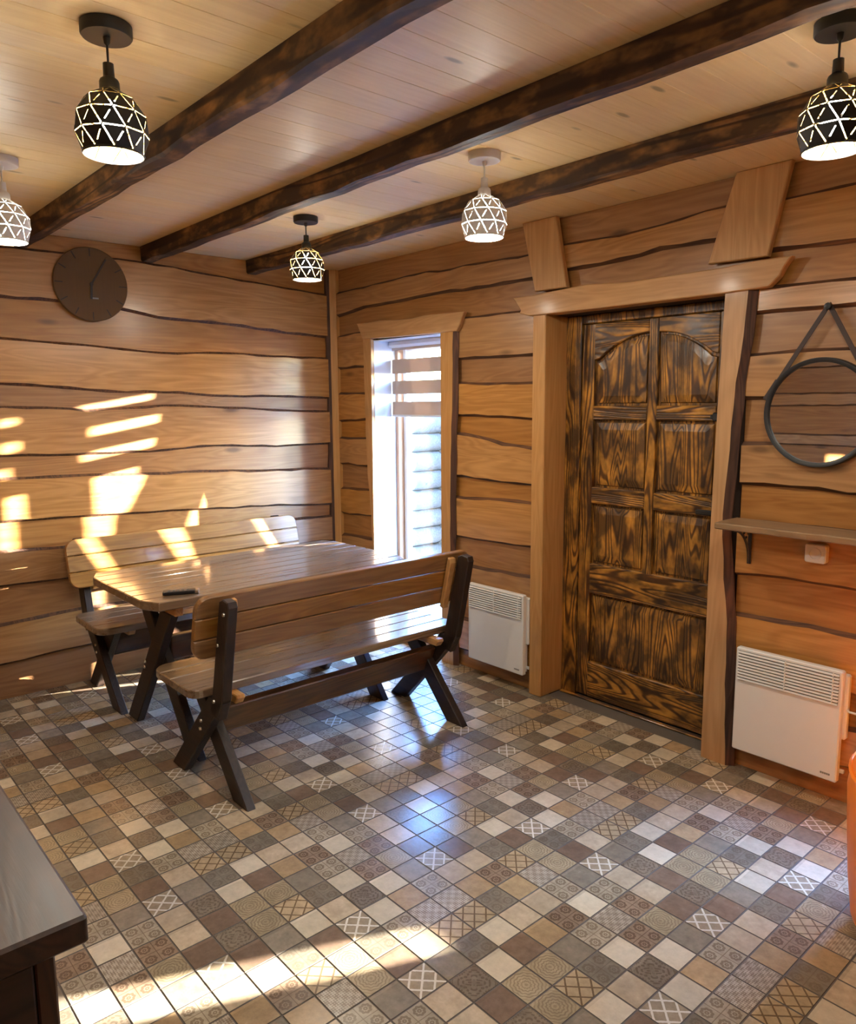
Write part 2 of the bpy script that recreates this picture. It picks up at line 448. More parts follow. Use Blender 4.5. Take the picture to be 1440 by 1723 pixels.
# ---------------------------------------------------------------- measured seams between the live-edge boards (metres along the wall, height)
SEAM_L = [[[-2.076,2.409],[-1.822,2.417],[-1.439,2.42],[-1.197,2.408],[-0.656,2.373],[-0.056,2.339]],[[-2.096,2.148],[-1.827,2.151],[-1.488,2.132],[-1.281,2.1],[-0.86,2.085],[-0.468,2.064],[-0.065,2.039]],[[-2.111,1.953],[-1.842,1.938],[-1.548,1.92],[-1.226,1.906],[-0.812,1.92],[-0.474,1.912],[-0.069,1.911]],[[-2.13,1.704],[-1.86,1.687],[-1.565,1.663],[-1.24,1.661],[-0.882,1.64],[-0.485,1.636],[-0.078,1.63]],[[-2.139,1.589],[-1.867,1.587],[-1.723,1.575],[-1.411,1.583],[-1.157,1.596],[-0.789,1.578],[-0.488,1.557],[-0.08,1.547]],[[-2.159,1.323],[-1.814,1.315],[-1.328,1.311],[-1.009,1.33],[-0.498,1.309],[-0.088,1.305]],[[-2.168,1.218],[-1.822,1.207],[-1.434,1.196],[-0.98,1.181],[-0.504,1.16],[-0.093,1.145]],[[-2.186,0.975],[-1.911,0.964],[-1.61,0.956],[-1.103,0.936],[-0.514,0.907],[-0.101,0.878]],[[-2.198,0.826],[-1.908,0.811],[-1.288,0.817],[-0.725,0.816],[-0.299,0.813],[-0.103,0.803]],[[-2.213,0.624],[-1.906,0.621],[-1.299,0.62],[-0.283,0.621],[-0.109,0.615]],[[-2.229,0.428],[-1.89,0.441],[-1.13,0.434],[-0.115,0.427]],[[-2.246,0.196],[-1.8,0.209],[-1.141,0.229],[-0.121,0.234]]]
SEAM_T = [[[0.078,2.353],[0.629,2.363],[0.995,2.378],[1.066,2.361],[1.374,2.364],[1.803,2.355],[2.052,2.369],[2.279,2.363],[2.537,2.368],[2.884,2.394],[3.149,2.375],[3.255,2.376],[3.373,2.377]],[[0.071,2.186],[0.381,2.213],[0.779,2.222],[1.176,2.225],[1.585,2.22],[1.805,2.205],[1.839,2.216],[2.07,2.231],[2.351,2.238],[2.601,2.255],[2.828,2.25],[3.086,2.172],[3.268,2.169],[3.387,2.165]],[[0.081,2.06],[0.319,2.069],[0.86,2.085],[1.388,2.079],[1.586,2.074],[1.859,2.073]]]
SEAM_WL = [[[0.072,1.83],[0.398,1.83]],[[0.071,1.668],[0.407,1.67]],[[0.073,1.465],[0.401,1.483]],[[0.075,1.363],[0.237,1.358],[0.407,1.367]],[[0.076,1.164],[0.23,1.169],[0.342,1.149],[0.421,1.178]],[[0.07,1.005],[0.445,1.019]],[[0.063,0.814],[0.44,0.826]],[[0.057,0.67],[0.244,0.678],[0.45,0.677]]]
SEAM_WR = [[[1.315,1.837],[1.588,1.834],[1.872,1.831]],[[1.315,1.711],[1.866,1.696]],[[1.304,1.515],[1.591,1.507],[1.869,1.496]],[[1.294,1.421],[1.492,1.394],[1.631,1.372],[1.871,1.357]],[[1.293,1.155],[1.594,1.146],[1.875,1.146]],[[1.289,1.043],[1.594,1.059],[1.876,1.056]],[[1.288,0.796],[1.597,0.796],[1.881,0.806]],[[1.391,0.637],[1.598,0.647],[1.874,0.656]],[[1.391,0.506],[1.858,0.517]],[[1.391,0.31],[1.862,0.308]],[[1.392,0.104],[1.864,0.132]]]
SEAM_RT = [[[3.112,2.046],[3.232,2.045],[3.395,2.044]],[[3.03,1.939],[3.193,1.936],[3.403,1.93]],[[3.014,1.784],[3.202,1.788],[3.412,1.785]],[[2.993,1.591],[3.213,1.597],[3.424,1.602]],[[2.986,1.421],[3.436,1.433]],[[2.98,1.238],[3.138,1.243],[3.327,1.238],[3.449,1.23]],[[2.961,1.094],[3.196,1.095],[3.458,1.101]],[[2.99,0.848],[3.16,0.863],[3.35,0.866],[3.474,0.864]],[[3.009,0.686],[3.169,0.696],[3.361,0.696],[3.485,0.69]],[[3.021,0.449],[3.3,0.46],[3.55,0.45]],[[3.017,0.206],[3.464,0.323],[3.509,0.327]],[[3.024,0.064],[3.464,0.15],[3.521,0.153]]]

# ---------------------------------------------------------------- room shell
H, XN, YR = 2.5, 6.0, -4.4
def shell(name, boxes, mats, kind='structure'):
    bm = bmesh.new()
    for lo, hi in boxes: box(bm, lo, hi)
    return tag(obj(name, bm, mats), kind=kind)
W1 = (0.48, 1.205, 0.06, 2.0)           # window_1 opening in the right-hand wall
D1 = (1.955, 2.90, 0.0, 2.03)          # doorway
W2 = (3.64, 4.60, 0.275, 2.0)           # window_2, past the right edge of the photograph
wall_left = shell('wall_left', [((-0.25, YR - 0.25, -0.3), (-0.022, 0.25, H + 0.2))], M['gap'])
wall_right = shell('wall_right', [
    ((-0.022, 0.02, -0.3), (W1[0], 0.25, H + 0.2)), ((W1[0], 0.02, W1[3]), (W1[1], 0.25, H + 0.2)), ((W1[0], 0.02, -0.3), (W1[1], 0.25, W1[2])),
    ((W1[1], 0.02, -0.3), (D1[0], 0.25, H + 0.2)), ((D1[0], 0.02, D1[3]), (D1[1], 0.25, H + 0.2)), ((D1[0], 0.21, -0.3), (D1[1], 0.25, D1[3])),
    ((D1[1], 0.02, -0.3), (W2[0], 0.25, H + 0.2)), ((W2[0], 0.02, W2[3]), (W2[1], 0.25, H + 0.2)), ((W2[0], 0.02, -0.3), (W2[1], 0.25, W2[2])),
    ((W2[1], 0.02, -0.3), (XN + 0.25, 0.25, H + 0.2))], M['gap'])
wall_near = shell('wall_near', [((XN + 0.022, YR - 0.25, -0.3), (XN + 0.25, 0.02, H + 0.2))], M['gap'])
wall_rear = shell('wall_rear', [((-0.022, YR - 0.25, -0.3), (XN + 0.022, YR - 0.022, H + 0.2))], M['gap'])

def put(wall):
    return {'left': lambda u, z, d: (d, u, z), 'right': lambda u, z, d: (u, -d, z),
            'rear': lambda u, z, d: (u, YR + d, z), 'near': lambda u, z, d: (XN - d, u, z)}[wall]
def wob(line_id, u):
    s = line_id * 1.7
    return 0.0020 * math.sin(u * 9.0 + s) + 0.0014 * math.sin(u * 23.0 + s * 2.3) + 0.0012 * math.sin(u * 51.0 + s * 0.7)
def board(parent, wall, u0, u1, top, bot, proud, ids, flat_top=False, flat_bot=False):
    P = put(wall)
    step = 0.11
    k = max(2, int(math.ceil((u1 - u0) / step)))
    us = [u0 + (u1 - u0) * i / k for i in range(k + 1)]
    ex = 0.0 if proud else 0.022
    d_out, d_in, ins = (0.007, 0.027, 0.014) if proud else (0.0, 0.004, 0.003)
    bm = bmesh.new()
    rings = []
    for u in us:
        zt = top(u) + (0 if flat_top else wob(ids[0], u) + ex)
        zb = bot(u) + (0 if flat_bot else wob(ids[1], u) - ex)
        it = 0.001 if flat_top else ins + 0.003 * math.sin(u * 37 + ids[0])
        ib = 0.001 if flat_bot else ins + 0.003 * math.sin(u * 31 + ids[1])
        ring = [P(u, zt, -0.02), P(u, zt, d_out), P(u, zt - it, d_in), P(u, zb + ib, d_in), P(u, zb, d_out), P(u, zb, -0.02)]
        rings.append([bm.verts.new(p) for p in ring])
    for A, B in zip(rings, rings[1:]):
        for j in range(6):
            f = bm.faces.new([A[j], A[(j + 1) % 6], B[(j + 1) % 6], B[j]])
            f.material_index = 1 if j in (0, 1, 3, 4) else 0
    bm.faces.new(rings[0]); bm.faces.new(rings[-1][::-1])
    ax = 'Y' if wall in ('left', 'near') else 'X'
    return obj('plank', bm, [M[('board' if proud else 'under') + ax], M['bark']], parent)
def stack(parent, wall, u0, u1, lines, first_proud, base, zt=H, zb=0.0, cut=None):
    """a column of boards between seams; lines run from the top down"""
    fl = [(lambda u, l=l: interp(l, u)) for l in lines]
    fs = [lambda u: zt] + fl + [zb if callable(zb) else (lambda u: zb)]
    for i in range(len(fs) - 1):
        proud = (i % 2 == 0) == first_proud
        spans = [(u0, u1)]
        if cut:
            c0, c1, cz0, cz1 = cut
            zm_t, zm_b = fs[i]((u0 + u1) / 2), fs[i + 1]((u0 + u1) / 2)
            if zm_b < cz1 - 0.02 and zm_t > cz0 + 0.02: spans = [(u0, c0), (c1, u1)]
        for a, b in spans:
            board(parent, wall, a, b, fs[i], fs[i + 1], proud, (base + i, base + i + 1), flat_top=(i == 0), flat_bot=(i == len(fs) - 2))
stack(wall_left, 'left', YR, -0.078, SEAM_L, False, 3)
# right-hand wall: over everything, three lengths
sec = lambda l, a, b: [p for p in l if a <= p[0] <= b] 
t1, t2, t3 = SEAM_T
stack(wall_right, 'right', 0.066, 1.95, [sec(t1, 0, 1.95), [p for p in sec(t2, 0, 1.95) if p != [1.805, 2.205]]], False, 30, zb=lambda u: interp(t3, u) - 0.022)
stack(wall_right, 'right', 1.952, 3.0, [sec(t1, 1.95, 2.95), sec(t2, 2.0, 2.9)], False, 33, zb=2.05)
stack(wall_right, 'right', 3.002, XN, [sec(t1, 3.0, 4), sec(t2, 3.0, 4)] + SEAM_RT, False, 60, cut=(W2[0] - 0.0, W2[1] + 0.0, W2[2], W2[3]))
for lo, hi, lines, base in ((0.066, W1[0] - 0.002, SEAM_WL + [[(0.1, 0.45)], [(0.1, 0.30)], [(0.1, 0.12)]], 80), (W1[1] + 0.002, D1[0] - 0.002, SEAM_WR, 100)):
    seams = [t3] + lines
    fl = [(lambda u, l=l: interp(l, u)) for l in seams] + [lambda u: 0.0]
    for i in range(len(fl) - 1):
        board(wall_right, 'right', lo, hi, fl[i], fl[i + 1], i % 2 == 0, (base + i if i else 33, base + i + 1), flat_bot=(i == len(fl) - 2))
# low strips of wall under window_1
board(wall_right, 'right', W1[0], W1[1], lambda u: W1[2], lambda u: 0.0, False, (130, 131), flat_bot=True, flat_top=True)
zs = [2.28, 2.04, 1.9, 1.66, 1.53, 1.30, 1.17, 0.93, 0.80, 0.58, 0.45, 0.2]
tilt = lambda z, s: [(-5, z + 0.02 * math.sin(s)), (0, z - 0.02 * math.sin(s * 1.7)), (2, z + 0.018 * math.sin(s * 2.1)), (4, z - 0.02 * math.cos(s)), (6, z)]
stack(wall_rear, 'rear', 0.0, XN, [tilt(z, i) for i, z in enumerate(zs)], True, 140)
stack(wall_near, 'near', YR, 0.0, [tilt(z - 0.05, i + 9) for i, z in enumerate(zs)], True, 160)

# corner post between the two walls
bm = bmesh.new()
prism(bm, [(-0.02, 0.02), (-0.02, -0.062), (0.034, -0.062), (0.066, -0.03), (0.066, 0.02)], 0.0, H, 'XY', bev=0.003)
tag(obj('trim_1', bm, M['casingZ']), kind='structure')
bm = bmesh.new()
z = 0.0; pts = []
k = 24
A = []; B = []
for i in range(k + 1):
    zz = H * i / k
    w = 0.021 + 0.004 * math.sin(i * 1.9) + 0.003 * math.sin(i * 0.7)
    A.append((bm.verts.new((0.0, -0.062, zz)), bm.verts.new((0.036, -0.062, zz)), bm.verts.new((0.022, -0.062 - w, zz)), bm.verts.new((0.0, -0.064 - w, zz))))
for P, Q in zip(A, A[1:]):
    for j in range(4): bm.faces.new([P[j], P[(j + 1) % 4], Q[(j + 1) % 4], Q[j]])
tag(obj('trim_2', bm, M['barkZ']), kind='structure')

# ceiling: spruce boards across the beams
ceiling = shell('ceiling', [((-0.02, YR, H + 0.012), (XN, 0.02, H + 0.2))], M['gap'])
bw = 0.1195
bm = bmesh.new()
box(bm, (0.0003, YR, 0.0), (bw - 0.0003, 0.02, 0.013), bev=0.0012)
p0 = obj('plank', bm, M['ceiling'], ceiling, loc=(0, 0, H))
i = 1
while (i + 1) * bw <= XN + 0.06:
    c = p0.copy(); C.objects.link(c); c.parent = ceiling; c.location = (i * bw, 0, H); i += 1

# floor: grout bed and printed tiles
TS, OX, OY = 0.101493, -0.0122, -0.0013
bm = bmesh.new(); box(bm, (-0.02, YR - 0.02, -0.25), (XN + 0.02, 0.21, -0.0016))
floor = tag(obj('floor', bm, M['grout']), kind='structure')
K = dict(zip('csnbtWDoplmvx', KINDS))     # c cream s sand n tan b brown t taupe W D lattices o p l circles m medallion v weave x ornate
COLS = ['copv' if False else 'covptmmb', 'bmoclDmx', 'Wtcxccbw', 'spncWbls', 'nvvplmDo', 'lDDsbmvn', 'scltWtps', 'nbcxspco']
COLS = [c.replace('w', 'W') for c in COLS]
COLS[0] = 'sovptmmb'; COLS[2] = 'Wtcxsctb'; COLS[3] = 'spncWbls'
def tile_kind(i, j):
    col = COLS[i % 8]
    return K[col[((j + 4 * (i // 8)) % 8 - 2) % 8]]
def tile_bm(bm, x, y, uvl, mat=0, edge=1):
    g, b, t = 0.0016, 0.0012, 0.0
    lo = [bm.verts.new((x + a, y + c, -0.0018)) for a, c in ((g, -g), (TS - g, -g), (TS - g, -TS + g), (g, -TS + g))]
    hi = [bm.verts.new((x + a, y + c, t)) for a, c in ((g + b, -g - b), (TS - g - b, -g - b), (TS - g - b, -TS + g + b), (g + b, -TS + g + b))]
    fs = [bm.faces.new(hi[::-1])] + [bm.faces.new([lo[q], lo[(q + 1) % 4], hi[(q + 1) % 4], hi[q]][::-1]) for q in range(4)]
    for f in fs:
        f.material_index = mat if f is fs[0] else edge
        for l in f.loops: l[uvl].uv = ((l.vert.co.x - x) / TS, (l.vert.co.y - y) / TS + 1.0)
protos = {}
for kd in KINDS:
    bm = bmesh.new(); uvl = bm.loops.layers.uv.new('UVMap')
    tile_bm(bm, 0, 0, uvl)
    bmesh.ops.recalc_face_normals(bm, faces=bm.faces[:])
    me = bpy.data.meshes.new('tile_' + kd); bm.to_mesh(me); bm.free(); me.materials.append(TM[kd]); me.materials.append(M['grout']); protos[kd] = me
cells = []
cp = Vector((4.5404, -3.1225, 1.5876)); fw = -Vector(_b)
ix = int((XN - OX) / TS); jy = int((-YR + OY) / TS) + 1
for i in range(0, ix):
    for j in range(0, jy):
        x, y = OX + TS * i, OY - TS * j
        d = Vector((x + TS / 2, y - TS / 2, 0)) - cp
        dz = d.dot(fw)
        vis = False
        if dz > 0.3:
            px, py = 720 + 1282.6 * d.dot(Vector(_r)) / dz, 861.5 - 1282.6 * d.dot(Vector(_u)) / dz
            vis = -20 < px < 1460 and -20 < py < 1760 and not (px < 145 + (py - 1560) * 0.9 and py > 1300 and px < (py - 1310) * 0.63) 
        cells.append((0 if vis else 1, dz if vis else 99, i, j, x, y))
cells.sort()
for q, (v, dz, i, j, x, y) in enumerate(cells[:300]):
    o = bpy.data.objects.new('tile', protos[tile_kind(i, j)]); C.objects.link(o); o.parent = floor; o.location = (x, y, 0)
bm = bmesh.new(); uvl = bm.loops.layers.uv.new('UVMap')
for v, dz, i, j, x, y in cells[300:]: tile_bm(bm, x, y, uvl, KINDS.index(tile_kind(i, j)), len(KINDS))
tag(obj('tiles', bm, [TM[k] for k in KINDS] + [M['grout']], floor), kind='stuff')

# ---------------------------------------------------------------- window_1 (narrow, nearly to the floor) and its casing
def frame_boxes(bm, x0, x1, z0, z1, y0, y1, w, bev=0.003, mat=0):
    box(bm, (x0, y0, z0), (x0 + w, y1, z1), mat, bev); box(bm, (x1 - w, y0, z0), (x1, y1, z1), mat, bev)
    box(bm, (x0 + w, y0, z0), (x1 - w, y1, z0 + w), mat, bev); box(bm, (x0 + w, y0, z1 - w), (x1 - w, y1, z1), mat, bev)
def window(name, W, handle_side=0):
    w = tag(bpy.data.objects.new(name, None), kind='structure'); C.objects.link(w); w.location = (W[0], 0.15, W[2])
    ww, hh = W[1] - W[0], W[3] - W[2]
    bm = bmesh.new(); frame_boxes(bm, 0.003, ww - 0.003, 0.003, hh - 0.003, 0.0, 0.09, 0.028); obj('window_frame', bm, M['framewood'], w)
    bm = bmesh.new(); frame_boxes(bm, 0.032, ww - 0.032, 0.032, hh - 0.032, 0.042, 0.086, 0.036, 0.005); obj('sash', bm, M['pvc'], w)
    bm = bmesh.new(); box(bm, (0.068, 0.063, 0.068), (ww - 0.068, 0.066, hh - 0.068)); obj('pane', bm, M['glass'], w)
    bm = bmesh.new()
    for lo, hi in (((0.0005, -0.176, 0.0005), (0.004, 0.0, hh)), ((ww - 0.004, -0.176, 0.0005), (ww - 0.0005, 0.0, hh)), ((0.004, -0.176, hh - 0.004), (ww - 0.004, 0.0, hh - 0.0005))): box(bm, lo, hi)
    obj('reveal', bm, M['pvc'], w)
    bm = bmesh.new(); box(bm, (0.004, -0.15, 0.0005), (ww - 0.004, 0.0, 0.012), bev=0.002); obj('sill', bm, M['pvc'], w)
    return w
w1 = window('window_1', W1)
bm = bmesh.new()
box(bm, (0.618, 0.030, 0.88), (0.642, 0.043, 0.96), bev=0.004); box(bm, (0.612, 0.0, 0.90), (0.632, 0.032, 0.92), bev=0.004)
obj('handle', bm, M['whitemetal'], w1)
w2 = window('window_2', W2)

def casing(name, wall_d, inner, outer, z0, z1, side, mat='casingZ', bark=0.02, k=22):
    """upright trim board with one straight and one live, barked edge"""
    bm = bmesh.new(); rows = []
    for i in range(k + 1):
        z = z0 + (z1 - z0) * i / k
        xi, xo = inner(z), outer(z)
        sg = 1 if xo > xi else -1
        xb = xo + sg * (bark + 0.003 * math.sin(z * 17) + 0.002 * math.sin(z * 41))
        d0, d1 = wall_d
        rows.append([bm.verts.new((xi, -d0, z)), bm.verts.new((xi, -d1, z)), bm.verts.new((xo + sg * 0.002 * math.sin(z * 29), -d1, z)), bm.verts.new((xb, -d0 - 0.004, z)), bm.verts.new((xb, -d0, z))])
    for A, B in zip(rows, rows[1:]):
        for j in range(5):
            f = bm.faces.new([A[j], A[(j + 1) % 5], B[(j + 1) % 5], B[j]])
            f.material_index = 1 if j in (2, 3) else 0
    bm.faces.new(rows[0]); bm.faces.new(rows[-1][::-1])
    return tag(obj(name, bm, [M[mat], M['barkZ']]), kind='structure')
def lz(pts):
    pts = sorted((z, x) for x, z in pts)
    return lambda z: interp(pts, z)
casing('trim_3', (0.028, 0.05), lambda z: 0.482, lz([(0.398, 2.01), (0.405, 1.686), (0.412, 1.348), (0.425, 1.091), (0.455, 0.834), (0.462, 0.609), (0.44, 0.3), (0.40, 0.0)]), 0.0, 2.015, -1, bark=0.008)
casing('trim_4', (0.028, 0.05), lambda z: 1.158, lz([(1.262, 2.002), (1.26, 1.67), (1.246, 1.374), (1.238, 1.07), (1.235, 0.69), (1.25, 0.4), (1.26, 0.0)]), 0.0, 2.0, 1, bark=0.03)
def header(name, top, bot, d0, d1, mat='casingX'):
    bm = bmesh.new()
    prism(bm, [(x, z) for x, z in bot] + [(x, z) for x, z in reversed(top)], -d1, -d0, 'XZ', bev=0.004)
    return tag(obj(name, bm, M[mat]), kind='structure')
header('trim_5', [(0.34, 2.117), (0.46, 2.113), (0.584, 2.116), (0.74, 2.106), (0.899, 2.102), (1.03, 2.110), (1.146, 2.106), (1.25, 2.104), (1.365, 2.100)],
       [(0.40, 2.012), (0.7, 2.004), (1.0, 2.0), (1.30, 1.997), (1.325, 2.03), (1.345, 2.07)], 0.028, 0.058)
# window_2's casing, beyond the frame of the photograph
casing('trim_6', (0.028, 0.05), lambda z: W2[0] + 0.002, lambda z: W2[0] - 0.085, 0.25, 2.015, -1, bark=0.02)
casing('trim_7', (0.028, 0.05), lambda z: W2[1] - 0.002, lambda z: W2[1] + 0.085, 0.25, 2.015, 1, bark=0.02)
header('trim_8', [(W2[0] - 0.13, 2.12), (4.1, 2.13), (W2[1] + 0.13, 2.11)], [(W2[0] - 0.1, 2.0), (W2[1] + 0.1, 2.0)], 0.028, 0.058)
header('trim_9', [(W2[0] - 0.1, W2[2]), (W2[1] + 0.1, W2[2])], [(W2[0] - 0.08, W2[2] - 0.09), (W2[1] + 0.08, W2[2] - 0.09)], 0.028, 0.052)

# striped day-and-night blinds
n = N('sheer_fabric')
tr = n.new('ShaderNodeBsdfTransparent'); df = n.new('ShaderNodeBsdfDiffuse'); df.inputs[0].default_value = (0.8, 0.78, 0.75, 1)
mx = n.new('ShaderNodeMixShader'); mx.inputs[0].default_value = 0.06
n.t.links.new(tr.outputs[0], mx.inputs[1]); n.t.links.new(df.outputs[0], mx.inputs[2]); n.t.links.new(mx.outputs[0], n.out.inputs[0]); M['sheer'] = n.m
def blind(label, W, bands, sheers):
    bl = empty('roller_blind', label, 'blind', (W[0], 0.118, W[3]))
    w = W[1] - W[0]
    bm = bmesh.new(); prism(bm, [(0.0, -0.0045), (-0.022, -0.006), (-0.026, -0.03), (-0.012, -0.046), (0.022, -0.046), (0.026, -0.0045)], 0.006, w - 0.012, 'YZ', bev=0.002); obj('cassette', bm, M['pvc'], bl)
    for a, b in bands:
        bm = bmesh.new(); box(bm, (0.01, 0.0, b), (w - 0.016, 0.0015, a)); obj('fabric_band', bm, M['blind'], bl)
    for a, b in sheers:
        bm = bmesh.new(); box(bm, (0.01, 0.0005, b), (w - 0.016, 0.0009, a)); obj('sheer_band', bm, M['sheer'], bl)
    z = bands[-1][1]
    bm = bmesh.new(); box(bm, (0.008, -0.005, z - 0.014), (w - 0.014, 0.007, z), bev=0.003); obj('bottom_bar', bm, M['pvc'], bl)
blind('striped day-and-night roller blind half drawn down in the narrow window', W1,
      [(-0.046, -0.062), (-0.121, -0.213), (-0.262, -0.348), (-0.398, -0.484)], [(-0.062, -0.121), (-0.213, -0.262), (-0.348, -0.398)])
blind('added striped roller blind, out of view, cutting sky light through the window past the right edge', W2, [(-0.046, -0.12), (-0.21, -1.30)], [(-0.12, -0.21)])  # added blind, never in view, holds back sky light at window_2

# ---------------------------------------------------------------- door, its jambs and casing
door = empty('door_1', kind='structure', loc=(D1[0], 0.13, 0.0))
def dl(x): return x - D1[0]
bm = bmesh.new()
box(bm, (0.0, -0.012, 0.0), (0.095, 0.06, 2.028), bev=0.004); box(bm, (0.905, -0.012, 0.0), (0.944, 0.06, 2.028), bev=0.004); box(bm, (0.095, -0.012, 1.985), (0.905, 0.06, 2.028), bev=0.004)
obj('door_frame', bm, M['burntZ'], door)
LX0, LX1 = dl(2.053), dl(2.857)
stiles = [(LX0, dl(2.125)), (dl(2.442), dl(2.493)), (dl(2.80), LX1)]
for k_, (a, b) in enumerate(stiles):
    bm = bmesh.new(); box(bm, (a, 0.0, 0.012 if k_ != 1 else 0.62), (b, 0.038, 1.983), bev=0.004); obj('stile', bm, M['burntZ'], door)
cols = [(dl(2.125), dl(2.442)), (dl(2.493), dl(2.80))]
for a, b in cols:
    for z0, z1 in ((1.15 - 0.085, 1.15), (1.50, 1.57)):
        bm = bmesh.new(); box(bm, (a, 0.0, z0), (b, 0.038, z1), bev=0.004); obj('rail', bm, M['burntX'], door)
for z0, z1 in ((0.012, 0.205), (0.585, 0.745)):
    bm = bmesh.new(); box(bm, (dl(2.125), -0.001, z0), (dl(2.80), 0.038, z1), bev=0.004); obj('rail', bm, M['burntX'], door)
for s_, (a, b) in enumerate(cols):       # arched top rails
    poly = [(a, 1.983), (b, 1.983)]
    arc = []
    for i in range(11):
        t = i / 10
        x = a + (b - a) * t
        q = t if s_ == 0 else 1 - t
        z = 1.80 + (0.0 if q < 0.08 else 0.118 * math.sin(min(1, (q - 0.08) / 0.92) * PI / 2) ** 0.8)
        arc.append((x, z))
    bm = bmesh.new(); prism(bm, poly + arc[::-1], 0.0, 0.038, 'XZ', bev=0.004); obj('rail', bm, M['burntX'], door)
def panel(x0, x1, z0, z1, arch=None):
    bm = bmesh.new()
    def ring(ins, y):
        if arch is None: return [(x0 + ins, y, z0 + ins), (x1 - ins, y, z0 + ins), (x1 - ins, y, z1 - ins), (x0 + ins, y, z1 - ins)]
        pts = [(x0 + ins, y, z0 + ins), (x1 - ins, y, z0 + ins)]
        for i in range(11):
            t = 1 - i / 10
            q = t if arch == 0 else 1 - t
            z = 1.80 + (0.0 if q < 0.08 else 0.118 * math.sin(min(1, (q - 0.08) / 0.92) * PI / 2) ** 0.8)
            pts.append((x0 + ins + (x1 - x0 - 2 * ins) * t, y, z - ins))
        return pts
    R_ = [[bm.verts.new(p) for p in ring(*a)] for a in ((-0.006, 0.022), (0.012, 0.022), (0.016, 0.014), (0.05, 0.007))]
    for A, B in zip(R_, R_[1:]):
        k = len(A)
        for i in range(k): bm.faces.new([A[i], A[(i + 1) % k], B[(i + 1) % k], B[i]])
    bm.faces.new(R_[-1])
    obj('panel', bm, M['burntZ'], door)
for s_, (a, b) in enumerate(cols):
    panel(a, b, 1.57, 1.92, arch=s_); panel(a, b, 1.15, 1.50); panel(a, b, 0.745, 1.065)
panel(dl(2.125), dl(2.80), 0.205, 0.585)
bm = bmesh.new(); box(bm, (dl(2.795), -0.03, 1.50), (dl(2.86), 0.0, 1.54), bev=0.006); box(bm, (dl(2.78), -0.02, 1.51), (dl(2.80), -0.006, 1.53), bev=0.004); obj('latch', bm, M['black'], door)
bm = bmesh.new(); box(bm, (dl(2.80), -0.012, 0.96), (dl(2.845), 0.0, 1.14), bev=0.005); box(bm, (dl(2.745), -0.055, 1.075), (dl(2.835), -0.035, 1.10), bev=0.006); box(bm, (dl(2.812), -0.05, 1.078), (dl(2.832), 0.0, 1.097), bev=0.004)
obj('door_handle', bm, M['black'], door)
bm = bmesh.new(); box(bm, (0.012, -0.035, 0.0005), (0.93, -0.014, 0.010), bev=0.003); obj('threshold', bm, M['burntX'], door)
# left jamb: a thick squared timber; header, right casing
bm = bmesh.new(); v = box(bm, (1.872, -0.055, 0.0), (1.956, 0.128, 2.034), bev=0.004)
tag(obj('trim_10', bm, M['casingZ']), kind='structure')
bm = bmesh.new(); box(bm, (1.957, -0.028, 2.0305), (2.899, 0.12, 2.05), bev=0.002)
tag(obj('trim_11', bm, M['casingX']), kind='structure')
bm = bmesh.new(); box(bm, (2.9005, -0.0, 0.0), (2.904, 0.13, 2.03))
tag(obj('trim_12', bm, M['casingZ']), kind='structure')
casing('trim_13', (0.028, 0.056), lz([(2.915, 2.03), (2.903, 1.5), (2.896, 1.0), (2.90, 0.0)]),
       lz([(3.012, 2.03), (3.004, 1.86), (2.975, 1.62), (2.965, 1.35), (2.948, 1.11), (2.95, 1.07), (2.97, 0.81), (2.992, 0.66), (2.998, 0.335), (3.015, 0.0)]), 0.0, 2.034, 1, bark=0.03)
header('trim_14', [(1.745, 2.134), (1.889, 2.132), (2.0, 2.138), (2.103, 2.143), (2.218, 2.147), (2.447, 2.131), (2.689, 2.132), (2.908, 2.133), (3.058, 2.141), (3.185, 2.14)],
       [(1.80, 2.066), (1.79, 2.05), (1.858, 2.031), (2.121, 2.03), (2.6, 2.029), (2.913, 2.029), (3.10, 2.034), (3.14, 2.07), (3.16, 2.108)], 0.03, 0.07)
header('trim_15', [(1.797, 2.499), (2.016, 2.499)], [(1.885, 2.152), (2.09, 2.15)], 0.028, 0.06, 'casingZ')
header('trim_16', [(2.94, 2.499), (3.162, 2.499)], [(2.833, 2.157), (3.086, 2.154)], 0.028, 0.06, 'casingZ')

# ---------------------------------------------------------------- beams
for y, lab in ((-0.672, 'scorched dark ceiling beam nearest the door wall'), (-1.346, 'middle scorched dark ceiling beam, between the lamp rows'), (-2.02, 'scorched dark ceiling beam farthest left, over the clock side')):
    bm = bmesh.new()
    k = 40; rows = []
    for i in range(k + 1):
        x = 0.004 + (XN - 0.01) * i / k
        e = 0.004 * math.sin(i * 1.3 + y * 9) + 0.003 * math.sin(i * 2.9 + y)
        rows.append([bm.verts.new(p) for p in ((x, y, H - 0.001), (x, y + 0.002, H - 0.074 + e), (x, y + 0.010, H - 0.084 + e), (x, y + 0.066, H - 0.085 + e * 0.6), (x, y + 0.075, H - 0.077 + e), (x, y + 0.077, H - 0.001))])
    for A, B in zip(rows, rows[1:]):
        for j in range(6): bm.faces.new([A[j], A[(j + 1) % 6], B[(j + 1) % 6], B[j]])
    bm.faces.new(rows[0]); bm.faces.new(rows[-1][::-1])
    tag(obj('ceiling_beam', bm, M['beamX']), lab, 'beam')

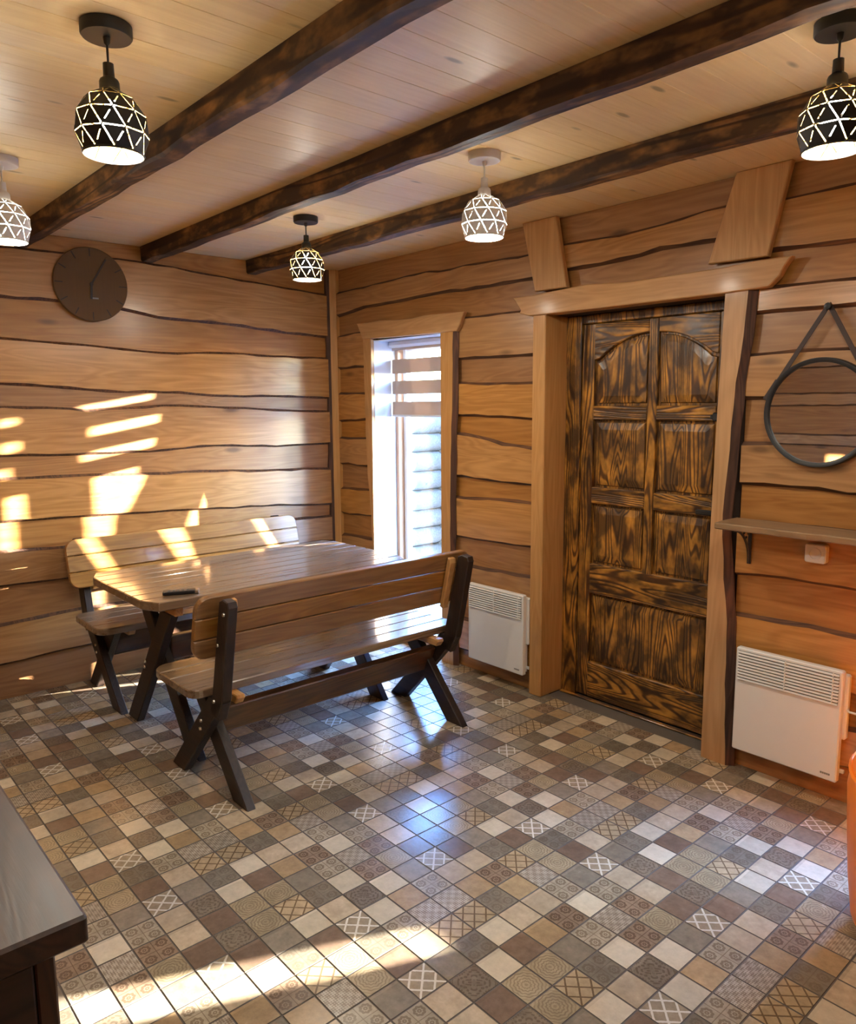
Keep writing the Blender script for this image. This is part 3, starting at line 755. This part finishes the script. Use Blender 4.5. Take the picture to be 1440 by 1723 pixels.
# ---------------------------------------------------------------- garden benches and table
def bolt(bm, x, y, z, side):
    lathe(bm, [(0.0001, y + side * 0.006), (0.007, y + side * 0.005), (0.0085, y)], 10, (x, 0, z), axis='Y')
def round_poly(x0, y0, x1, y1, rad, seg=5):
    """rectangle with chosen corner radii (order: x0y0, x1y0, x1y1, x0y1)"""
    out = []
    for (cx, cy, sx, sy, r, a0) in ((x0, y0, 1, 1, rad[0], PI), (x1, y0, -1, 1, rad[1], 1.5 * PI), (x1, y1, -1, -1, rad[2], 0), (x0, y1, 1, -1, rad[3], 0.5 * PI)):
        if r <= 0: out.append((cx, cy)); continue
        for i in range(seg + 1):
            t = a0 + 0.5 * PI * i / seg
            out.append((cx + sx * r + r * math.cos(t), cy + sy * r + r * math.sin(t)))
    return out
def limb(poly, y0, y1, bev=0.004):
    bm = bmesh.new(); prism(bm, poly, y0, y1, 'XZ', bev=bev); return bm
def strut(a, b, w):
    """quadrilateral of width w round the line a-b, ends cut level when they meet the floor"""
    ax, az = a; bx, bz = b
    L = math.hypot(bx - ax, bz - az); h = w / 2 * L / abs(bz - az)
    return [(ax - h, az), (ax + h, az), (bx + h, bz), (bx - h, bz)]
def make_bench(label):
    """local x runs from the front of the seat to the back, y along the bench"""
    r = empty('garden_bench', label, 'bench', group=None)
    HL = 0.725
    zt = 0.466
    w = 0.0985
    for i in range(4):
        x0 = i * (w + 0.004)
        rad = (0.07 if i == 0 else 0.0, 0.05 if i == 3 else 0.0, 0.05 if i == 3 else 0.0, 0.07 if i == 0 else 0.0)
        bm = bmesh.new(); prism(bm, round_poly(x0, -HL, x0 + w, HL, rad), zt - 0.036, zt, 'XY', bev=0.004)
        obj('seat_slat', bm, M['topY'], r)
    for s in (-1, 1):
        yo = s * 0.648; yi = s * 0.607; yin = s * 0.566
        bm = limb(strut((0.045, 0.0), (0.455, 0.43), 0.088), min(yo, yi), max(yo, yi)); obj('leg', bm, M['darkX'], r)
        bm = limb(strut((0.545, 0.0), (0.16, 0.43), 0.088), min(yi, yin), max(yi, yin)); obj('leg', bm, M['darkX'], r)
        post = [(0.385, 0.395), (0.40, 0.345), (0.44, 0.325), (0.505, 0.40), (0.522, 0.47), (0.608, 0.835), (0.602, 0.862), (0.545, 0.868), (0.516, 0.845), (0.425, 0.468)]
        bm = limb([(0.40, 0.36), (0.47, 0.345), (0.517, 0.44), (0.604, 0.83), (0.596, 0.852), (0.556, 0.858), (0.528, 0.845), (0.428, 0.44)], min(yo, yi), max(yo, yi)); o = obj('post', bm, M['darkZ'], r)
        for x, z in ((0.565, 0.80), (0.50, 0.665), (0.445, 0.42), (0.315, 0.30), (0.305, 0.262)):
            bm = bmesh.new(); bolt(bm, x, s * 0.6485, z, s); obj('bolt', bm, M['steel'], o, smooth=True)
        # cleat under the seat, batten behind the back slats (pale pine)
        a, b = sorted((s * 0.565, s * 0.525))
        bm = limb([(0.03, zt - 0.037), (0.05, zt - 0.07), (0.455, zt - 0.075), (0.475, zt - 0.05), (0.47, zt - 0.037)], a, b); obj('cleat', bm, M['paleX'], r)
        bm = limb([(0.438, 0.585), (0.462, 0.578), (0.522, 0.815), (0.520, 0.838), (0.500, 0.842)], s * 0.604 if s < 0 else s * 0.565, s * 0.565 if s < 0 else s * 0.604)
        o = obj('batten', bm, M['paleZ'], r); tag(o, 'pale pine batten')
    # back: three slats leaning back
    ang = math.atan2(0.112, 0.47)
    hgt = 0.087
    for i in range(3):
        rad = (0.055 if i == 0 else 0, 0.055 if i == 0 else 0, 0.055 if i == 2 else 0, 0.055 if i == 2 else 0)
        z0 = i * (hgt + 0.004)
        bm = bmesh.new(); prism(bm, round_poly(-HL, z0, HL, z0 + hgt, rad), -0.028, 0.0, 'YZ', bev=0.004)
        bmesh.ops.transform(bm, matrix=Matrix.Translation((0.437, 0, 0.597)) @ Matrix.Rotation(ang, 4, 'Y'), verts=bm.verts[:])
        obj('back_slat', bm, M['slatY'], r)
    bm = bmesh.new(); box(bm, (-0.02, -0.6065, -0.068), (0.02, 0.6065, 0.068), bev=0.005, M4=Matrix.Translation((0.325, 0, 0.290)) @ Matrix.Rotation(math.radians(22), 4, 'Y'))
    obj('stretcher', bm, M['railY'], r)
    return r
b1 = make_bench('slatted pine bench with dark crossed legs, seen from behind, nearest the viewer')
b1.location = (1.352, -1.208, 0)
b2 = dup(b1, (0.642, -1.195, 0), PI)
b2['label'] = 'slatted pine bench with dark crossed legs standing along the clock wall'
b1['group'] = b2['group'] = 'pine benches either side of the table'

t = empty('garden_table', 'slatted pine table with clipped corners and dark crossed legs between the benches', 'table', (1.005, -1.225, 0))
HLt, HWt = 0.722, 0.405
pw = 2 * HWt / 8
for i in range(8):
    x0, x1 = -HWt + i * pw + 0.0026, -HWt + (i + 1) * pw - 0.0026
    c = 0.05
    def end(x): 
        return HLt - max(0.0, (abs(x) - (HWt - c))) * 0.9
    bm = bmesh.new(); prism(bm, [(x0, -end(x0)), (x1, -end(x1)), (x1, end(x1)), (x0, end(x0))], 0.715, 0.755, 'XY', bev=0.004)
    obj('top_slat', bm, M['topY'], t)
for s in (-1, 1):
    y = s * 0.545
    bm = limb(strut((-0.275, 0.0), (0.235, 0.661), 0.098), y - 0.04 if s < 0 else y, y if s < 0 else y + 0.04); o = obj('leg', bm, M['darkX'], t)
    for x, z in ((-0.06, 0.33), (-0.05, 0.36)):
        bm = bmesh.new(); bolt(bm, x, y + s * 0.0405, z, s); obj('bolt', bm, M['steel'], o, smooth=True)
    bm = limb(strut((0.355, 0.0), (-0.165, 0.661), 0.098), y if s < 0 else y - 0.04, y + 0.04 if s < 0 else y); obj('leg', bm, M['darkX'], t)
    a, b = sorted((y, y + s * 0.04)); bm = limb([(0.125, 0.714), (0.165, 0.662), (0.335, 0.662), (0.345, 0.714)], a, b); obj('cleat', bm, M['paleX'], t)
    a, b = sorted((y, y - s * 0.04)); bm = limb([(-0.345, 0.714), (-0.30, 0.662), (-0.06, 0.662), (-0.03, 0.714)], a, b); obj('cleat', bm, M['paleX'], t)
bm = bmesh.new(); box(bm, (0.045, -0.505, 0.385), (0.085, 0.505, 0.50), bev=0.004, M4=None); obj('stretcher', bm, M['walnutY'], t)

# remote control on the table
rc = empty('remote_control', 'slim black remote control lying on the near edge of the table', 'remote', (1.315, -1.765, 0.7555), math.atan2(0.13, 0.06))
bm = bmesh.new(); prism(bm, round_poly(-0.078, -0.020, 0.078, 0.020, (0.008,) * 4), 0.0, 0.016, 'XY', bev=0.003); obj('case', bm, M['blackplastic'], rc)
bm = bmesh.new(); prism(bm, round_poly(0.060, -0.0203, 0.0785, 0.0203, (0, 0.008, 0.008, 0)), 0.002, 0.0166, 'XY', bev=0.002); tag(obj('end_cap', bm, M['steel'], rc), 'silver end cap')
for i in range(5):
    for j in range(3):
        bm = bmesh.new(); box(bm, (-0.055 + i * 0.02, -0.013 + j * 0.0095, 0.016), (-0.045 + i * 0.02, -0.007 + j * 0.0095, 0.0175)); obj('button', bm, M['slot'], rc)

# ---------------------------------------------------------------- pendant lamps
def make_lamp(kind):
    body, skin, liner = (M['black'], M['black'], M['liner_gold']) if kind == 'black' else (M['whitemetal'], M['whitemetal'], M['liner_white'])
    r = empty('pendant_lamp', None, 'lamp')
    bm = bmesh.new(); lathe(bm, [(0.0001, 0.0), (0.060, 0.0), (0.060, -0.024), (0.057, -0.028), (0.0001, -0.028)], 36); obj('canopy', bm, body, r, smooth=True)
    bm = bmesh.new(); lathe(bm, [(0.009, -0.027), (0.007, -0.042), (0.003, -0.046), (0.0026, -0.092), (0.0001, -0.093)], 12); obj('cord', bm, body, r, smooth=True)
    bm = bmesh.new(); lathe(bm, [(0.0001, -0.086), (0.0125, -0.087), (0.0135, -0.118), (0.021, -0.124), (0.0235, -0.130), (0.0245, -0.160), (0.0001, -0.160)], 24); obj('socket', bm, body, r, smooth=True)
    # shade: facets cut by lit slits; ring radii and heights from the neck down
    rings = [(0.027, -0.150), (0.060, -0.170), (0.0835, -0.208), (0.0865, -0.252), (0.072, -0.296)]
    ks = 10
    def pt(k, i, off=0.0, inner=0.0):
        rr, z = rings[k]
        a = 2 * PI * (i + 0.5 * k) / ks
        rr -= inner
        return Vector((rr * math.cos(a), rr * math.sin(a), z))
    shell_o = bmesh.new(); shell_i = bmesh.new()
    def facet(P, gaps):
        """triangle pulled in from its edges: gaps[i] is for edge i -> i+1"""
        cen = sum(P, Vector()) / 3
        L = []
        for i in range(3):
            a, b = P[i], P[(i + 1) % 3]
            d = (b - a).normalized(); nrm = (cen - a) - d * (cen - a).dot(d); nrm.normalize()
            L.append((a + nrm * gaps[i], d))
        out = []
        for i in range(3):
            (p, d), (q, e) = L[i - 1], L[i]
            w0 = p - q; a_, b_, c_ = d.dot(d), d.dot(e), e.dot(e); D_, E_ = d.dot(w0), e.dot(w0)
            s_ = (b_ * E_ - c_ * D_) / (a_ * c_ - b_ * b_)
            out.append(p + d * s_)
        for bmm, sc in ((shell_o, 1.0), (shell_i, 0.988)):
            bmm.faces.new([bmm.verts.new((v.x * sc, v.y * sc, v.z)) for v in out])
        return out
    g = 0.0015
    for k in range(len(rings) - 1):
        top = 0.0 if k in (0,) else g
        bot = 0.0 if k == len(rings) - 2 else g
        slit = 0.0 if k == 0 else g
        for i in range(ks):
            A, B, Cc, Dd = pt(k, i), pt(k, i + 1), pt(k + 1, i), pt(k + 1, i + 1)
            # lower ring is shifted half a step: A above between Cc-1 and Cc
            Lw, Rw = pt(k + 1, i - 1), pt(k + 1, i)
            f1 = facet([A, Lw, Rw], (g, bot, g))
            f2 = facet([A, Rw, B], (g, g, top))
            # bridges that turn the rising slit into a short dash
            for (p, q) in ((A, Lw),):
                for a_, b_ in ((0.0, 0.26), (0.74, 1.0)):
                    s0, s1 = p + (q - p) * a_, p + (q - p) * b_
                    t_ = Vector((-p.y, p.x, 0)).normalized() * (g * 1.15)
                    for bmm, sc in ((shell_o, 1.0), (shell_i, 0.988)):
                        bmm.faces.new([bmm.verts.new(((v.x) * sc, (v.y) * sc, v.z)) for v in (s0 - t_, s0 + t_, s1 + t_, s1 - t_)])
    sh = obj('shade', shell_o, skin, r)
    obj('liner', shell_i, liner, sh)
    bm = bmesh.new(); lathe(bm, [(0.0715, -0.294), (0.0735, -0.297), (0.0705, -0.300), (0.0690, -0.296), (0.0715, -0.294)], 40); obj('rim', bm, skin, sh, smooth=True)
    bm = bmesh.new(); lathe(bm, [(0.0001, -0.262), (0.014, -0.259), (0.025, -0.248), (0.030, -0.232), (0.026, -0.214), (0.016, -0.196), (0.013, -0.172), (0.0001, -0.172)], 20); obj('bulb', bm, M['bulb'], r, smooth=True)
    return r
spots = [('black', 1.211, -0.989, 'small black pendant lamp over the table, nearest the corner of the room'),
         ('white', 2.452, -1.002, 'white pendant lamp with a lattice shade hanging before the door wall'),
         ('black', 3.705, -1.046, 'large black pendant lamp at the right edge, above the mirror'),
         ('black', 2.535, -2.389, 'large black pendant lamp hanging at the upper left'),
         ('white', 1.267, -2.343, 'white pendant lamp cut off by the left edge'),
         ('white', 3.76, -2.40, 'white pendant lamp added out of view above the viewer, lighting the ceiling')]  # sixth lamp added out of view, completes the row and lights the ceiling
proto = {}
def fresh_light(o): return not any(ch.type == 'LIGHT' for ch in o.children)
for kd, x, y, lab in spots:
    if kd not in proto: o = proto[kd] = make_lamp(kd); o.location = (x, y, H - 0.0005)
    else: o = dup(proto[kd], (x, y, H - 0.0005), 0.13 * x)
    o['label'] = lab; o['group'] = 'lattice pendant lamps on the ceiling'
    if not fresh_light(o): continue
    ld = bpy.data.lights.new('lamp_light', 'POINT'); ld.energy = LAMP_W; ld.shadow_soft_size = 0.03; ld.color = (1.0, 0.93, 0.80)
    lo = bpy.data.objects.new('lamp_light', ld); C.objects.link(lo); lo.parent = o; lo.location = (0, 0, -0.285)

# ---------------------------------------------------------------- clock
ck = empty('wall_clock', 'large round dark brown clock with thin hands on the plank wall', 'clock', (0.0285, -1.645, 2.255))
bm = bmesh.new(); lathe(bm, [(0.0001, 0.0), (0.198, 0.0), (0.199, 0.012), (0.195, 0.016), (0.0001, 0.016)], 56, axis='X'); obj('face', bm, M['clock'], ck, smooth=True)
for i in range(12):
    if i == 1: continue
    R4 = Matrix.Rotation(-i * PI / 6, 4, 'X')
    bm = bmesh.new(); box(bm, (0.0155, -0.0028, 0.150), (0.0172, 0.0028, 0.192), M4=R4); obj('hour_mark', bm, M['clockdark'], ck)
for L_, w_, ang in ((0.165, 0.0045, 31.0), (0.080, 0.0055, 184.0)):
    bm = bmesh.new(); box(bm, (0.018, -w_, -0.012), (0.0205, w_, L_), M4=Matrix.Rotation(-math.radians(ang), 4, 'X')); obj('hand', bm, M['clockdark'], ck)
bm = bmesh.new(); lathe(bm, [(0.0001, 0.0165), (0.009, 0.0165), (0.009, 0.023), (0.0001, 0.023)], 14, axis='X'); obj('hub', bm, M['clockdark'], ck, smooth=True)
bm = bmesh.new(); box(bm, (0.0155, -0.002, -0.078), (0.0168, 0.034, -0.070)); obj('small_plate', bm, M['grey'], ck)

# ---------------------------------------------------------------- mirror on a strap
mr = empty('round_mirror', 'round black-rimmed mirror hanging from a dark strap on the door wall', 'mirror', (3.312, -0.032, 1.542))
R0 = 0.208
bm = bmesh.new(); lathe(bm, [(R0 - 0.016, -0.004), (R0 - 0.016, -0.022), (R0 - 0.010, -0.026), (R0, -0.026), (R0 + 0.002, -0.020), (R0 + 0.002, 0.004), (R0 - 0.016, 0.004), (R0 - 0.016, -0.004)], 64, axis='Y'); obj('rim', bm, M['black'], mr, smooth=True)
bm = bmesh.new(); lathe(bm, [(0.0001, -0.014), (R0 - 0.015, -0.014), (R0 - 0.015, -0.006), (0.0001, -0.006)], 64, axis='Y'); obj('glass', bm, M['mirror'], mr)
apex = Vector((0.012, -0.012, 0.405))
for s in (-1, 1):
    a = Vector((s * 0.186, -0.012, 0.088))
    d = (apex - a); ln = d.length; ang = math.atan2(d.x, d.z)
    bm = bmesh.new(); box(bm, (-0.009, -0.0015, -0.03), (0.009, 0.0015, ln + 0.004), bev=0.001, M4=Matrix.Translation(a) @ Matrix.Rotation(ang, 4, 'Y')); o = obj('strap', bm, M['strap'], mr)
    bm = bmesh.new(); box(bm, (-0.013, -0.004, -0.045), (0.013, 0.004, 0.045), bev=0.002, M4=Matrix.Translation(a) @ Matrix.Rotation(ang, 4, 'Y')); obj('keeper', bm, M['strap'], o)
bm = bmesh.new(); lathe(bm, [(0.0001, -0.032), (0.012, -0.03), (0.014, -0.02), (0.008, -0.012), (0.008, 0.004)], 16, (apex.x, 0, apex.z - 0.008), axis='Y'); obj('peg', bm, M['black'], mr, smooth=True)

# ---------------------------------------------------------------- console shelf
sh = empty('wall_shelf', 'grey-brown wooden shelf board on dark scrolled brackets under the mirror', 'shelf', (3.0, -0.06, 1.075))
bm = bmesh.new()
top = [(-0.002, 0.031), (-0.004, -0.10), (0.004, -0.165)] + [(0.02 + 0.05 * i, -0.168 - 0.004 * math.sin(i * 1.3) - 0.003 * math.sin(i * 2.9)) for i in range(13)] + [(0.622, 0.031)]
prism(bm, top, 0.0, 0.026, 'XY', bev=0.004)
M['shelf'] = wood('worn_shelf_board', (0.30, 0.19, 0.10), (0.19, 0.115, 0.06), 'X', 0.42, vary=0.1)
obj('shelf_board', bm, M['shelf'], sh)
for x in (0.062, 0.56):
    bm = bmesh.new()
    box(bm, (x - 0.008, 0.026, -0.165), (x + 0.008, 0.0315, -0.0005), bev=0.001); box(bm, (x - 0.008, -0.125, -0.006), (x + 0.008, 0.028, -0.0005), bev=0.001)
    pts = [(x, 0.024 - 0.145 * (1 - math.cos(q * PI / 2)) , -0.160 + 0.152 * math.sin(q * PI / 2)) for q in [i / 12 for i in range(13)]]
    tube(bm, pts, 0.005, 6)
    pts = [(x, -0.012 + 0.026 * math.cos(q) * (1 - q / 9), -0.040 + 0.026 * math.sin(q) * (1 - q / 9)) for q in [i * 0.5 for i in range(13)]]
    tube(bm, pts, 0.004, 6)
    obj('bracket', bm, M['black'], sh)

# ---------------------------------------------------------------- power socket
so = empty('power_socket', 'cream round-faced power socket under the shelf', 'socket', (3.338, -0.027, 0.996))
bm = bmesh.new(); prism(bm, round_poly(-0.040, -0.037, 0.040, 0.037, (0.01,) * 4), -0.034, 0.0, 'XZ', bev=0.004); obj('plate', bm, M['white'], so)
bm = bmesh.new(); lathe(bm, [(0.0235, -0.034), (0.0235, -0.037), (0.020, -0.037), (0.019, -0.022), (0.0001, -0.022)], 28, axis='Y'); obj('cup', bm, M['white'], so, smooth=True)
bm = bmesh.new()
for s in (-1, 1): lathe(bm, [(0.0001, -0.0235), (0.003, -0.0235), (0.003, -0.022)], 8, (s * 0.009, 0, 0), axis='Y')
obj('pin_holes', bm, M['blackplastic'], so)

# ---------------------------------------------------------------- electric convector heaters
def make_heater():
    r = empty('panel_heater', None, 'heater')
    w, h = 0.425, 0.452
    bm = bmesh.new(); box(bm, (0.0, -0.062, 0.0), (w, -0.030, h), bev=0.005); obj('front_panel', bm, M['white'], r)
    bm = bmesh.new(); box(bm, (0.02, -0.030, 0.17), (w + 0.012, 0.0, h - 0.02), bev=0.006); obj('back_box', bm, M['white'], r)
    bm = bmesh.new(); box(bm, (0.012, -0.030, 0.012), (w - 0.006, -0.012, 0.168), bev=0.003); obj('lower_box', bm, M['white'], r)
    # louvre field: a flat dark sheet as painted shade between the blades, and nine blades
    bm = bmesh.new(); box(bm, (0.012, -0.0635, h - 0.132), (w - 0.012, -0.0615, h - 0.012)); obj('grille_shade', bm, M['slot'], r)
    for i in range(10):
        z = h - 0.014 - i * 0.0128
        bm = bmesh.new()
        prism(bm, [(-0.0635, z), (-0.070, z - 0.004), (-0.070, z - 0.0072), (-0.0635, z - 0.0064)], 0.012, w - 0.012, 'YZ'); obj('louvre', bm, M['white'], r)
    bm = bmesh.new(); box(bm, (w * 0.485, -0.0705, h - 0.136), (w * 0.485 + 0.004, -0.062, h - 0.012)); obj('grille_rib', bm, M['white'], r); bm = bmesh.new(); box(bm, (w - 0.035, -0.0705, h - 0.136), (w - 0.032, -0.062, h - 0.012)); obj('grille_rib', bm, M['white'], r)
    # small grey lettering, too small to read: five strokes on the lower corner
    bm = bmesh.new(); x = w - 0.060
    for wd_ in (0.007, 0.006, 0.007, 0.005, 0.007):
        box(bm, (x, -0.0630, 0.024), (x + wd_, -0.0615, 0.0315)); x += wd_ + 0.0012
    obj('badge', bm, M['grey'], r)
    bm = bmesh.new()
    box(bm, (-0.012, -0.018, 0.26), (0.02, -0.008, 0.275), bev=0.002); obj('wall_hook', bm, M['whitemetal'], r); bm = bmesh.new(); box(bm, (w - 0.008, -0.024, 0.03), (w + 0.012, -0.012, 0.045), bev=0.002)
    obj('wall_hook', bm, M['whitemetal'], r)
    return r
h1 = make_heater(); h1.location = (1.432, -0.029, 0.103)
h1['label'] = 'white panel heater on the wall between the window and the door'
h2 = dup(h1, (3.057, -0.029, 0.108))
h2['label'] = 'white panel heater under the shelf, tinted orange at the right'
h1['group'] = h2['group'] = 'white panel heaters on the door wall'
bm = bmesh.new()
tube(bm, [(3.488, -0.05, 0.405), (3.50, -0.06, 0.398), (3.53, -0.066, 0.400), (3.57, -0.07, 0.415), (3.62, -0.07, 0.44), (3.665, -0.055, 0.475)], 0.0045, 8)
bmesh.ops.translate(bm, vec=(-3.057, 0.029, -0.108), verts=bm.verts[:])
obj('power_cord', bm, M['white'], h2, smooth=True)

# ---------------------------------------------------------------- dark sideboard, near left corner
sb = empty('sideboard', 'dark stained wooden sideboard with a thick top in the near left corner', 'sideboard', (0, 0, 0))
sb.location = (2.30, -2.826, 0.0)
zt, L_, D_ = 0.85, 1.14, 0.62
def sbx(a, b): return (a, b)
bm = bmesh.new(); prism(bm, round_poly(0.0, -D_, L_, 0.0, (0, 0.006, 0.006, 0)), zt - 0.045, zt, 'XY', bev=0.005); obj('worktop', bm, M['walnutX'], sb)
bm = bmesh.new(); box(bm, (0.02, -D_ + 0.03, 0.0), (L_ - 0.033, -0.042, zt - 0.046), bev=0.004); obj('carcass', bm, M['walnutZ'], sb)
for a, b in ((0.64, 0.795), (0.44, 0.632), (0.24, 0.432), (0.05, 0.232)):
    bm = bmesh.new(); box(bm, (L_ - 0.034, -D_ + 0.036, a), (L_ - 0.022, -0.072, b), bev=0.003); d_ = obj('drawer', bm, M['walnutY'], sb)
    bm = bmesh.new(); lathe(bm, [(0.006, L_ - 0.023), (0.006, L_ - 0.012), (0.014, L_ - 0.006), (0.011, L_ - 0.0), (0.0001, L_ + 0.001)], 14, (0, -0.34, (a + b) / 2), axis='X'); obj('knob', bm, M['black'], d_, smooth=True)
bm = bmesh.new(); box(bm, (L_ - 0.034, -0.070, 0.0), (L_ - 0.024, -0.042, zt - 0.046), bev=0.003); obj('corner_stile', bm, M['walnutZ'], sb)

# ---------------------------------------------------------------- orange pouf at the right edge
pf = empty('pouf', 'bright orange padded pouf with a dark red foot at the right edge', 'pouf', (4.005, -0.66, 0.0))
bm = bmesh.new()
prof = [(0.0001, 0.055), (0.215, 0.055), (0.240, 0.075), (0.252, 0.18), (0.262, 0.32), (0.270, 0.465), (0.262, 0.52), (0.235, 0.55), (0.15, 0.568), (0.0001, 0.575)]
lathe(bm, prof, 48); bmesh.ops.scale(bm, vec=(1.0, 1.2, 1), verts=bm.verts[:]); obj('cushion', bm, M['orange'], pf, smooth=True)
bm = bmesh.new(); lathe(bm, [(0.0001, 0.0), (0.205, 0.0), (0.215, 0.012), (0.215, 0.054), (0.0001, 0.054)], 40); bmesh.ops.scale(bm, vec=(1.0, 1.2, 1), verts=bm.verts[:]); tag(obj('foot_ring', bm, M['red'], pf, smooth=True), 'dark red foot ring')
bm = bmesh.new(); lathe(bm, [(0.264, 0.511), (0.270, 0.517), (0.264, 0.523), (0.256, 0.517), (0.264, 0.511)], 48); bmesh.ops.scale(bm, vec=(1.0, 1.2, 1), verts=bm.verts[:]); obj('piping', bm, M['orange'], pf, smooth=True)

# ---------------------------------------------------------------- outdoors
bm = bmesh.new(); box(bm, (-30, 0.26, -0.45), (30, 40, -0.25)); tag(obj('ground', bm, M['snow']), kind='structure')
# neighbouring log house: a sunlit stack of log ends seen through the window and the shaded wall behind it
lh = empty('log_house', 'sunlit neighbouring log wall with protruding log ends outside the window', 'building', (-1.35, 2.3, -0.25))
random.seed(3)
def log(L, r0, seg=14):
    bm = bmesh.new()
    prof = [(0.0001, 0.0), (r0 * 0.93, 0.0), (r0, 0.012), (r0 * 1.01, L * 0.5), (r0, L - 0.012), (r0 * 0.93, L), (0.0001, L)]
    lathe(bm, prof, seg, axis='Y')
    for f in bm.faces:
        if all(abs(v.co.y) < 0.001 or abs(v.co.y - L) < 0.001 for v in f.verts): f.material_index = 1
    return bm
LOGEND = -0.10
z = 0.10
while z < 2.0:
    r0 = 0.098 + random.random() * 0.012
    y1 = LOGEND + random.uniform(-0.03, 0.03)
    o = obj('log', log(y1 + 0.5, r0), [M['log'], M['logend']], lh, smooth=True, loc=(random.uniform(-0.015, 0.015), -0.5, z))
    o2 = obj('log', log(2.6, r0), [M['log'], M['logend']], lh, smooth=True, loc=(-0.4, LOGEND + 0.06, z + 0.09), rot=(0, 0, -PI / 2))
    z += 2 * r0 - 0.012
pp = empty('corner_post', 'weathered upright post outside the narrow window', 'post', (-0.30, 0.9, -0.25))
bm = bmesh.new(); lathe(bm, [(0.0001, 0), (0.035, 0), (0.034, 2.8), (0.0001, 2.8)], 12); obj('trunk', bm, M['weathered'], pp, smooth=True)
fn = empty('board_fence', 'added unseen board fence keeping the low sun off the snow', 'fence', (0.6, 4.0, -0.25))  # added fence, out of view, shades the ground outside the windows
fb = bmesh.new(); box(fb, (0.0, 0.0, 0.0), (0.158, 0.025, 1.17), bev=0.004); f0 = obj('fence_board', fb, M['weathered'], fn)
for i_ in range(1, 70):
    f1 = f0.copy(); C.objects.link(f1); f1.parent = fn; f1.location = (i_ * 0.16, 0, 0)
for z_ in (0.25, 0.9):
    fb = bmesh.new(); box(fb, (0.0, 0.025, z_), (11.2, 0.06, z_ + 0.08), bev=0.004); obj('fence_rail', fb, M['weathered'], fn)
# added, unseen: posts, rail and upright slabs shaped to stripe the incoming sunlight
pr = empty('added_porch', 'added unseen wooden posts and upright slabs outside that stripe the incoming sunlight', 'added_porch', (0.0, 1.2, -0.25))
for x0, x1 in ((1.385, 1.54), (1.605, 1.70), (4.06, 4.268), (4.432, 4.615), (2.3, 2.42), (3.2, 3.32)):
    bm = bmesh.new(); box(bm, (x0, -0.03, 0.0 if x0 < 2.5 else 0.002), (x1, 0.03, 3.1), bev=0.006); obj('shade_post', bm, M['weathered'], pr)
bm = bmesh.new(); box(bm, (0.9, -0.08, 3.1), (5.2, 0.08, 3.26), bev=0.006); obj('added_beam', bm, M['weathered'], pr)
# added light blockers: slabs outlined to cut the sun patches indoors
for poly in ([(1.17, 3.1), (1.17, 2.35), (1.20, 2.09), (1.24, 1.85), (1.30, 1.67), (1.315, 1.45), (1.34, 1.25), (1.36, 0.75), (1.36, 0.0), (1.10, 0.0), (1.10, 1.21), (1.10, 1.52), (1.065, 1.69), (1.01, 2.05), (0.97, 2.3), (0.97, 3.1)],
             [(0.96, 3.1), (0.96, 2.3), (0.99, 1.7), (1.0, 1.4), (1.0, 0.0), (0.93, 0.0), (0.93, 3.1)]):
    bm = bmesh.new(); prism(bm, poly, -0.015, 0.015, 'XZ', bev=0.003); obj('shade_slab', bm, M['weathered'], pr)
bm = bmesh.new(); box(bm, (1.62, 0.031, 0.36), (3.3, 0.06, 0.46), bev=0.004); obj('added_rail', bm, M['weathered'], pr)

po = empty('sky_block_roof', 'added unseen plank roof keeping high sky light out of the right-hand window', 'roof', (2.6, 0.26, 3.02))  # added roof, out of view, blocks sky light to window_2
for i_ in range(26):
    bm = bmesh.new(); box(bm, (i_ * 0.14, 0.0, 0.0), (i_ * 0.14 + 0.138, 2.3, 0.03), bev=0.003); obj('roof_board', bm, M['weathered'], po)
pd = empty('added_deck', 'added unseen plank deck cutting blue bounce light from the snow', 'deck', (2.6, 0.26, -0.24))  # added deck, out of view, keeps bluish snow bounce off the ceiling
for i_ in range(16):
    bm = bmesh.new(); box(bm, (0.0, i_ * 0.145, -0.06), (3.64, i_ * 0.145 + 0.14, -0.02), bev=0.003); obj('deck_board', bm, M['weathered'], pd)
